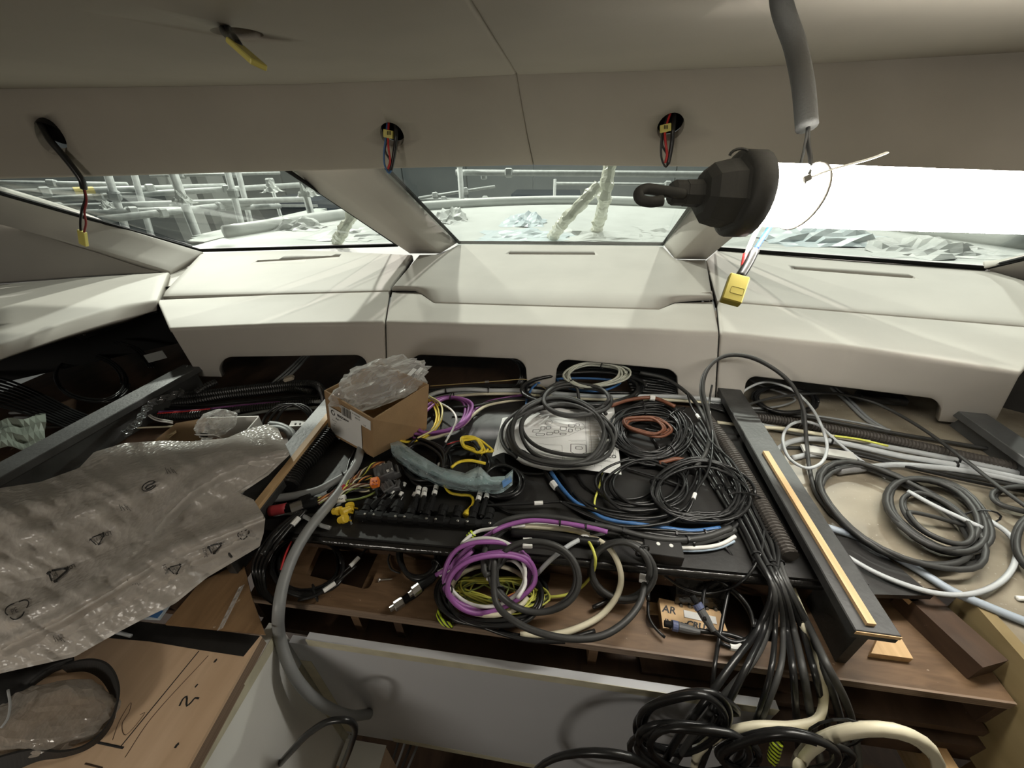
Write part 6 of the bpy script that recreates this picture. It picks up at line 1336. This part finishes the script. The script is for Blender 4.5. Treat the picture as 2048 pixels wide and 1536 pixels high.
def tri(cx, cy, R, a0, sq=.75, w=1.3, sk=-.35, txt='04', rounded=False, gaps=.16, heads=True):
    P3 = [np.array([math.cos(a0 + k * 2.0944), math.sin(a0 + k * 2.0944)]) for k in range(3)]
    tf = lambda p: (cx + R * (p[0] + 0 * p[1]), cy + R * (sq * p[1] + sk * p[0]))
    Ls = []
    for k in range(3):
        a, b = P3[k], P3[(k + 1) % 3]
        if rounded: Ls.append([tf(.92 * np.array([math.cos(a0 + k * 2.0944 + t), math.sin(a0 + k * 2.0944 + t)]) * (1 - .16 * math.cos(3 * t))) for t in np.linspace(.2, 1.85, 9)])
        else: Ls.append([tf(a + (b - a) * t) for t in (gaps, .3, .5, .7, 1 - gaps * .4)])
        if heads and not rounded:
            h = a + (b - a) * (1 - gaps * .4); d = (b - a) / 1.73; nn = np.array([-d[1], d[0]]); Ls.append([tf(h - d * .22 + nn * .16), tf(h), tf(h - d * .22 - nn * .16)])
    wrap_stroke(Ls, w)
    if txt: wrap_text(txt, R * .62, cx - R * .42, cy + R * .42, -.45, m=M_FADED)
tri(195, 1078, 19, -.55, w=1.1); tri(114, 1148, 27, -.2, w=2.0, sq=.6); tri(34, 1219, 24, .5, rounded=True, w=1.3, txt='PE'); tri(487, 1069, 12, .5, rounded=True, w=1.0, txt='PE', sk=-.25); tri(429, 1096, 18, -.3, w=1.5, sq=.7); tri(350, 1138, 17, -.6, w=1.1, sk=-.2)
wrap_text('LDPE', 11, 222, 1062, 2.9); wrap_text('LDPE', 11, 149, 1127, 2.75); wrap_text('LDPE', 9, 405, 1096, 1.35); wrap_text('LDPE', 9, 325, 1130, 1.25)
wrap_stroke([[(298 + 14 * math.cos(t), 972 + 9 * math.sin(t) - 5 * math.cos(t)) for t in np.linspace(.3, 5.9, 22)]], 1.0, 'printed_emblem'); wrap_stroke([[(290, 977), (296, 970), (304, 968), (309, 964)], [(292, 979), (300, 976), (307, 971)]], 1.6, 'printed_emblem')
for bx, by in ((252, 1014), (268, 1163), (344, 940), (120, 1276)): wrap_stroke([[(bx - 14 + 5 * k, by - 5 + (k % 2) * 3), (bx - 8 + 6 * k, by + 8 - (k % 3))] for k in range(4)], .8, 'printed_bars', M_FADED)

# ------------------------------------------------------------------ things on the birch board at the lower left
ms = thing('film_bundle', 'clear film bundle inside a black strap loop on the birch board', 'film', pz(110, 1440, ZW))
bag('film', None, pz(92, 1436, ZW + .012), [(.080, .018, 0), (-.022, .036, 0), (0, 0, .018)], 15.0, film('grey_clear_film', (.75, .70, .62), .40, .14, 90, .8, (.45, .41, .36)), parent=ms, cat=None, amp=.18)
Pst = path_of([(128, 1338), (170, 1331), (205, 1341), (228, 1372), (234, 1406), (222, 1444), (200, 1474), (172, 1494), (128, 1507), (70, 1510), (10, 1530), (-60, 1560)], ZW + .014, .004)
V, F_ = [], []
for i, p in enumerate(Pst):
    hh = .018 + .005 * math.sin(i * .11); T = Pst[min(i + 1, len(Pst) - 1)] - Pst[max(i - 1, 0)]; T[2] = 0; T /= np.linalg.norm(T); n2 = np.array([-T[1], T[0], 0]); up2 = np.array([0, 0, 1]) + n2 * .7 * math.sin(i * .07)
    for a, b in ((-1, -1), (-1, 1), (1, 1), (1, -1)): V.append(p + up2 * hh * .5 * b + n2 * .0012 * a)
n = len(Pst); F_ = [(4 * i + k, 4 * i + (k + 1) % 4, 4 * i + 4 + (k + 1) % 4, 4 * i + 4 + k) for i in range(n - 1) for k in range(4)] + [(0, 1, 2, 3), (4 * n - 4, 4 * n - 3, 4 * n - 2, 4 * n - 1)]
fix_normals(build('strap', V, F_, mat('black_webbing', (.014, .013, .012), .7), None, smooth=False, label='black webbing strap curving in a loop over the birch board', cat='strap'))
gs = []
tp_, bt2 = lerp_line([(-80, 1362), (0, 1344), (80, 1328), (144, 1306)], 14), lerp_line([(-80, 1470), (10, 1440), (60, 1372), (100, 1344), (146, 1326)], 14)
for i in range(14): gs.append([pz(*(tp_[i] * (1 - t) + bt2[i] * t), ZW + .008 + .02 * math.sin(math.pi * t) * (.7 + .5 * noise.noise(Vector((i * .5, t * 3, 5))))) for t in np.linspace(0, 1, 8)])
G = np.array(gs); V = G.reshape(-1, 3).tolist() + (G - np.array([0, 0, .004])).reshape(-1, 3).tolist(); fg = grid_faces(14, 8)
build('dark_cloth', V, fg + [tuple(i + 112 for i in reversed(q)) for q in fg], mat('black_cloth', (.016, .015, .014), .8), None, smooth=True, label='crumpled black cloth at the lower left edge under the bubble wrap', cat='cloth')
cable('thin white cord end on the black cloth', [(16, 1380), (20, 1410), (14, 1440), (2, 1456)], .0014, 'light', h=.040, base=ZW)
cable('white plastic tube end at the upper edge of the birch board', [(222, 1262), (240, 1266), (262, 1272)], .0028, 'light', h=.004, base=ZW)
# scraps between the wrap and the shelf
scrap = thing('blue_label_scrap', 'small blue and white printed wrapper under the edge of the bubble wrap', 'wrapper', pz(300, 1225, .862))
v, f = prism([pz(x, y, .866)[:2] for x, y in ((278, 1236), (318, 1207), (342, 1204), (318, 1238))], .862, .866); build('wrapper_sheet', v, f, mat('white_blue_wrapper', (.50, .56, .60), .4), scrap)
v, f = prism([pz(x, y, .867)[:2] for x, y in ((292, 1232), (310, 1214), (326, 1222), (314, 1236))], .866, .8665); build('blue_print', v, f, mat('blue_print', (.06, .16, .36), .5), scrap)
gs = []
for i in range(16):
    t = i / 15; gs.append([pz(446 + (490 - 446) * t - 4 * j, 1256 - (1256 - 1168) * t + 2 * j, .868 + .004 * j * (1 - .3 * j) + .002 * math.sin(i * 2.1)) for j in range(4)])
build('film_edge', np.array(gs).reshape(-1, 3), grid_faces(16, 4), film('clear_sheet_film', (.85, .85, .85), .25, .08, 70, .9), None, label='clear plastic film edge beside the left end of the plywood shelf', cat='film')
slab('brown_ply_piece', [pz(x, y, .866)[:2] for x, y in ((330, 1248), (400, 1165), (486, 1122), (502, 1190), (530, 1268))], .866, .004, wood('caramel_plywood', (.20, .12, .06), (.30, .185, .095), (60, 12, 60), rough=.35, specks=((.5, .42, .32), 60, .70)), label='dusty caramel-brown plywood piece between the bubble wrap and the shelf', cat='board')

# ------------------------------------------------------------------ wires hanging from the headliner
M_YLAB = mat('yellow_label', (.66, .58, .15), .5)
def hang(label, name='hanging_wire', loc=(0, 0, 0)): return thing(name, label, 'wire', loc)
def tube_part(nm, pts, r, m, parent, sides=6, flat=1.0):
    v, f = tubeg(catmull([np.array(p) for p in pts], .004), r, sides, flat=flat); return build(nm, v, f, m, parent, smooth=True)
def tagbox(nm, a, b, w, th, m, parent, up=(0, -1, 0)):
    d = b - a; v, f = boxg((a + b) / 2, d, np.linalg.norm(d), up, w, th, .0012); return fix_normals(build(nm, v, f, m, parent))
Y4 = H4[1]
h4 = hang('black wire pair with a yellow label hanging in front of the left windscreen', loc=H4)
p4 = lambda x, y, dy=0: py_(x, y, Y4 - .012 + dy)
tube_part('sheath', [H4 + np.array([-.01, .0, .03]), p4(100, 280), p4(122, 306), p4(148, 338), p4(164, 362), p4(168, 378)], .0075, CB['black'], h4)
tube_part('wire', [p4(166, 372), p4(171, 395), p4(164, 420), p4(161, 445), p4(162, 466)], .0030, CB['black'], h4); tube_part('wire', [p4(168, 372), p4(173, 400), p4(169, 425), p4(172, 446), p4(168, 466)], .0026, mat('dark_red_wire', (.22, .02, .02), .4), h4)
tagbox('yellow_label', p4(164, 462), p4(168, 490), .020, .010, M_YLAB, h4)
h1 = hang('short black wires with a long yellow label hanging from the upper left ceiling hole', loc=H1)
p1 = lambda x, y, dz: pz(x, y, ZC - dz)
tube_part('wire', [H1 + np.array([-.015, .0, .03]), p1(450, 62, .005), p1(466, 78, .02), p1(476, 92, .03)], .0055, CB['black'], h1); tube_part('wire', [H1 + np.array([-.005, .0, .03]), p1(456, 60, .005), p1(470, 76, .022), p1(478, 90, .03)], .004, CB['black'], h1)
tagbox('yellow_label', p1(468, 86, .026), p1(518, 130, .055), .017, .006, M_YLAB, h1, up=(0, -.4, -1))
def looped(label, H, px, py, seed):
    h = hang(label, loc=H); Yh = H[1] - .02; q = lambda x, y, d=0: py_(px + x, py + y, Yh + d)
    tube_part('sheath', [H + np.array([.008, .01, .03]), q(12, 2), q(10, 30), q(6, 55), q(2, 74)], .0052, CB['black'], h)
    tube_part('wire', [H + np.array([-.008, .0, .03]), q(-8, 8), q(-12, 40, -.004), q(-10, 66, -.004), q(-2, 80, -.004), q(4, 72)], .0026, CB['blue'] if seed == 2 else CB['black'], h)
    tube_part('wire', [H + np.array([-.004, .0, .03]), q(-4, 8), q(-3, 30, -.006), q(0, 56, -.006), q(-4, 72, -.004)], .0030, CB['red'], h)
    tube_part('wire', [q(-4, 12), q(-10, 34, -.002), q(2, 60, -.002), q(0, 76)], .0026, CB['black'], h)
    tagbox('yellow_label', q(-3, -6, -.004), q(-3, 10, -.004), .024, .012, M_YLAB, h)
    for k in range(3): tagbox('printed_line', q(-5 + 3 * k, -4, -.012), q(-5 + 3 * k, 4, -.012), .0012, .0006, M_INK, h)
looped('red blue and black wires looped at the headliner hole above the left pillar', H2, 780, 266, 2); looped('red and black wires with a yellow label at the headliner hole above the lamp hook', H3, 1334, 254, 3)
h5 = hang('thick grey sleeve hanging from the ceiling to the work lamp, wires at its end', loc=H5)
tube_part('sleeve', [H5 + np.array([0, .0, .03]), H5 + np.array([.003, -.003, -.006]), pd(1590, 92, .41), pd(1606, 170, .403), pd(1614, 255, .40)], .0100, mat('grey_braided_sleeve', (.055, .055, .052), .7, bump=.3, bscale=400), h5, 12)
tube_part('wire', [pd(1616, 252, .40), pd(1616, 285, .40), pd(1621, 320, .385), pd(1616, 352, .368), pd(1607, 366, .366)], .0022, CB['black'], h5)
tube_part('wire', [pd(1616, 255, .40), pd(1608, 300, .40), pd(1600, 335, .398), pd(1596, 360, .41)], .0014, CB['dark'], h5)
# wires behind the tube and the yellow plug hanging below it
h6 = hang('white and blue wires with a yellow plug hanging below the lit lamp', loc=pd(1468, 580, .42))
tube_part('white_wire', [pd(1600, 345, .43), pd(1560, 400, .435), pd(1520, 450, .43), pd(1496, 500, .425), pd(1488, 530, .422), pd(1484, 556, .42)], .0026, CB['white'], h6); tube_part('red_wire', [pd(1492, 508, .423), pd(1487, 532, .42), pd(1484, 556, .418)], .0030, CB['red'], h6)
tube_part('blue_wire', [pd(1606, 345, .43), pd(1575, 400, .432), pd(1545, 446, .428), pd(1510, 500, .42)], .0026, mat('deep_blue_wire', (.008, .045, .30), .5, spec=.2), h6); tube_part('black_sleeve', [pd(1509, 500, .42), pd(1494, 530, .418), pd(1478, 556, .415)], .0052, CB['black'], h6)
a, b = pd(1478, 554, .415), pd(1460, 606, .41); yp = tagbox('yellow_plug', a, b, .020, .011, mat('ochre_plug', (.34, .28, .05), .5, spec=.2), h6, up=(-.3, -1, .1))
tagbox('black_label', a + (b - a) * .38 + np.array([0, -.0062, .0008]), a + (b - a) * .62 + np.array([0, -.0062, .0008]), .013, .0006, mat('dense_black_print', (.003, .003, .003), .9, spec=0), h6, up=(-.3, -1, .1))
lt = thing('cable_tie', 'white-tailed cable tie strapping the lamp tube to the hanging wires', 'cable tie', A0 + ax * .055)
c = A0 + ax * .060; ring = [c + (RT + .0012) * (math.cos(t) * s1 + math.sin(t) * u1) + ax * .006 * math.sin(t) for t in np.linspace(0, 2 * math.pi, 33)[:-1]]
v, f = tubeg(ring, .0016, 6, closed=True); build('tie_band', v, f, mat('smoky_tie', (.16, .15, .13), .4), lt, smooth=True)
hd = pd(1612, 358, .366); v, f = boxg(hd, pd(1625, 352, .366) - hd, .009, (0, -1, .2), .006, .005, .0008); build('tie_head', v, f, mat('smoky_tie', (.16, .15, .13), .4), lt)
tube_part('tie_tail', [hd, pd(1660, 340, .368), pd(1710, 326, .37), pd(1745, 316, .37), pd(1774, 305, .37)], .0022, M_TAG, lt, 6, .4)
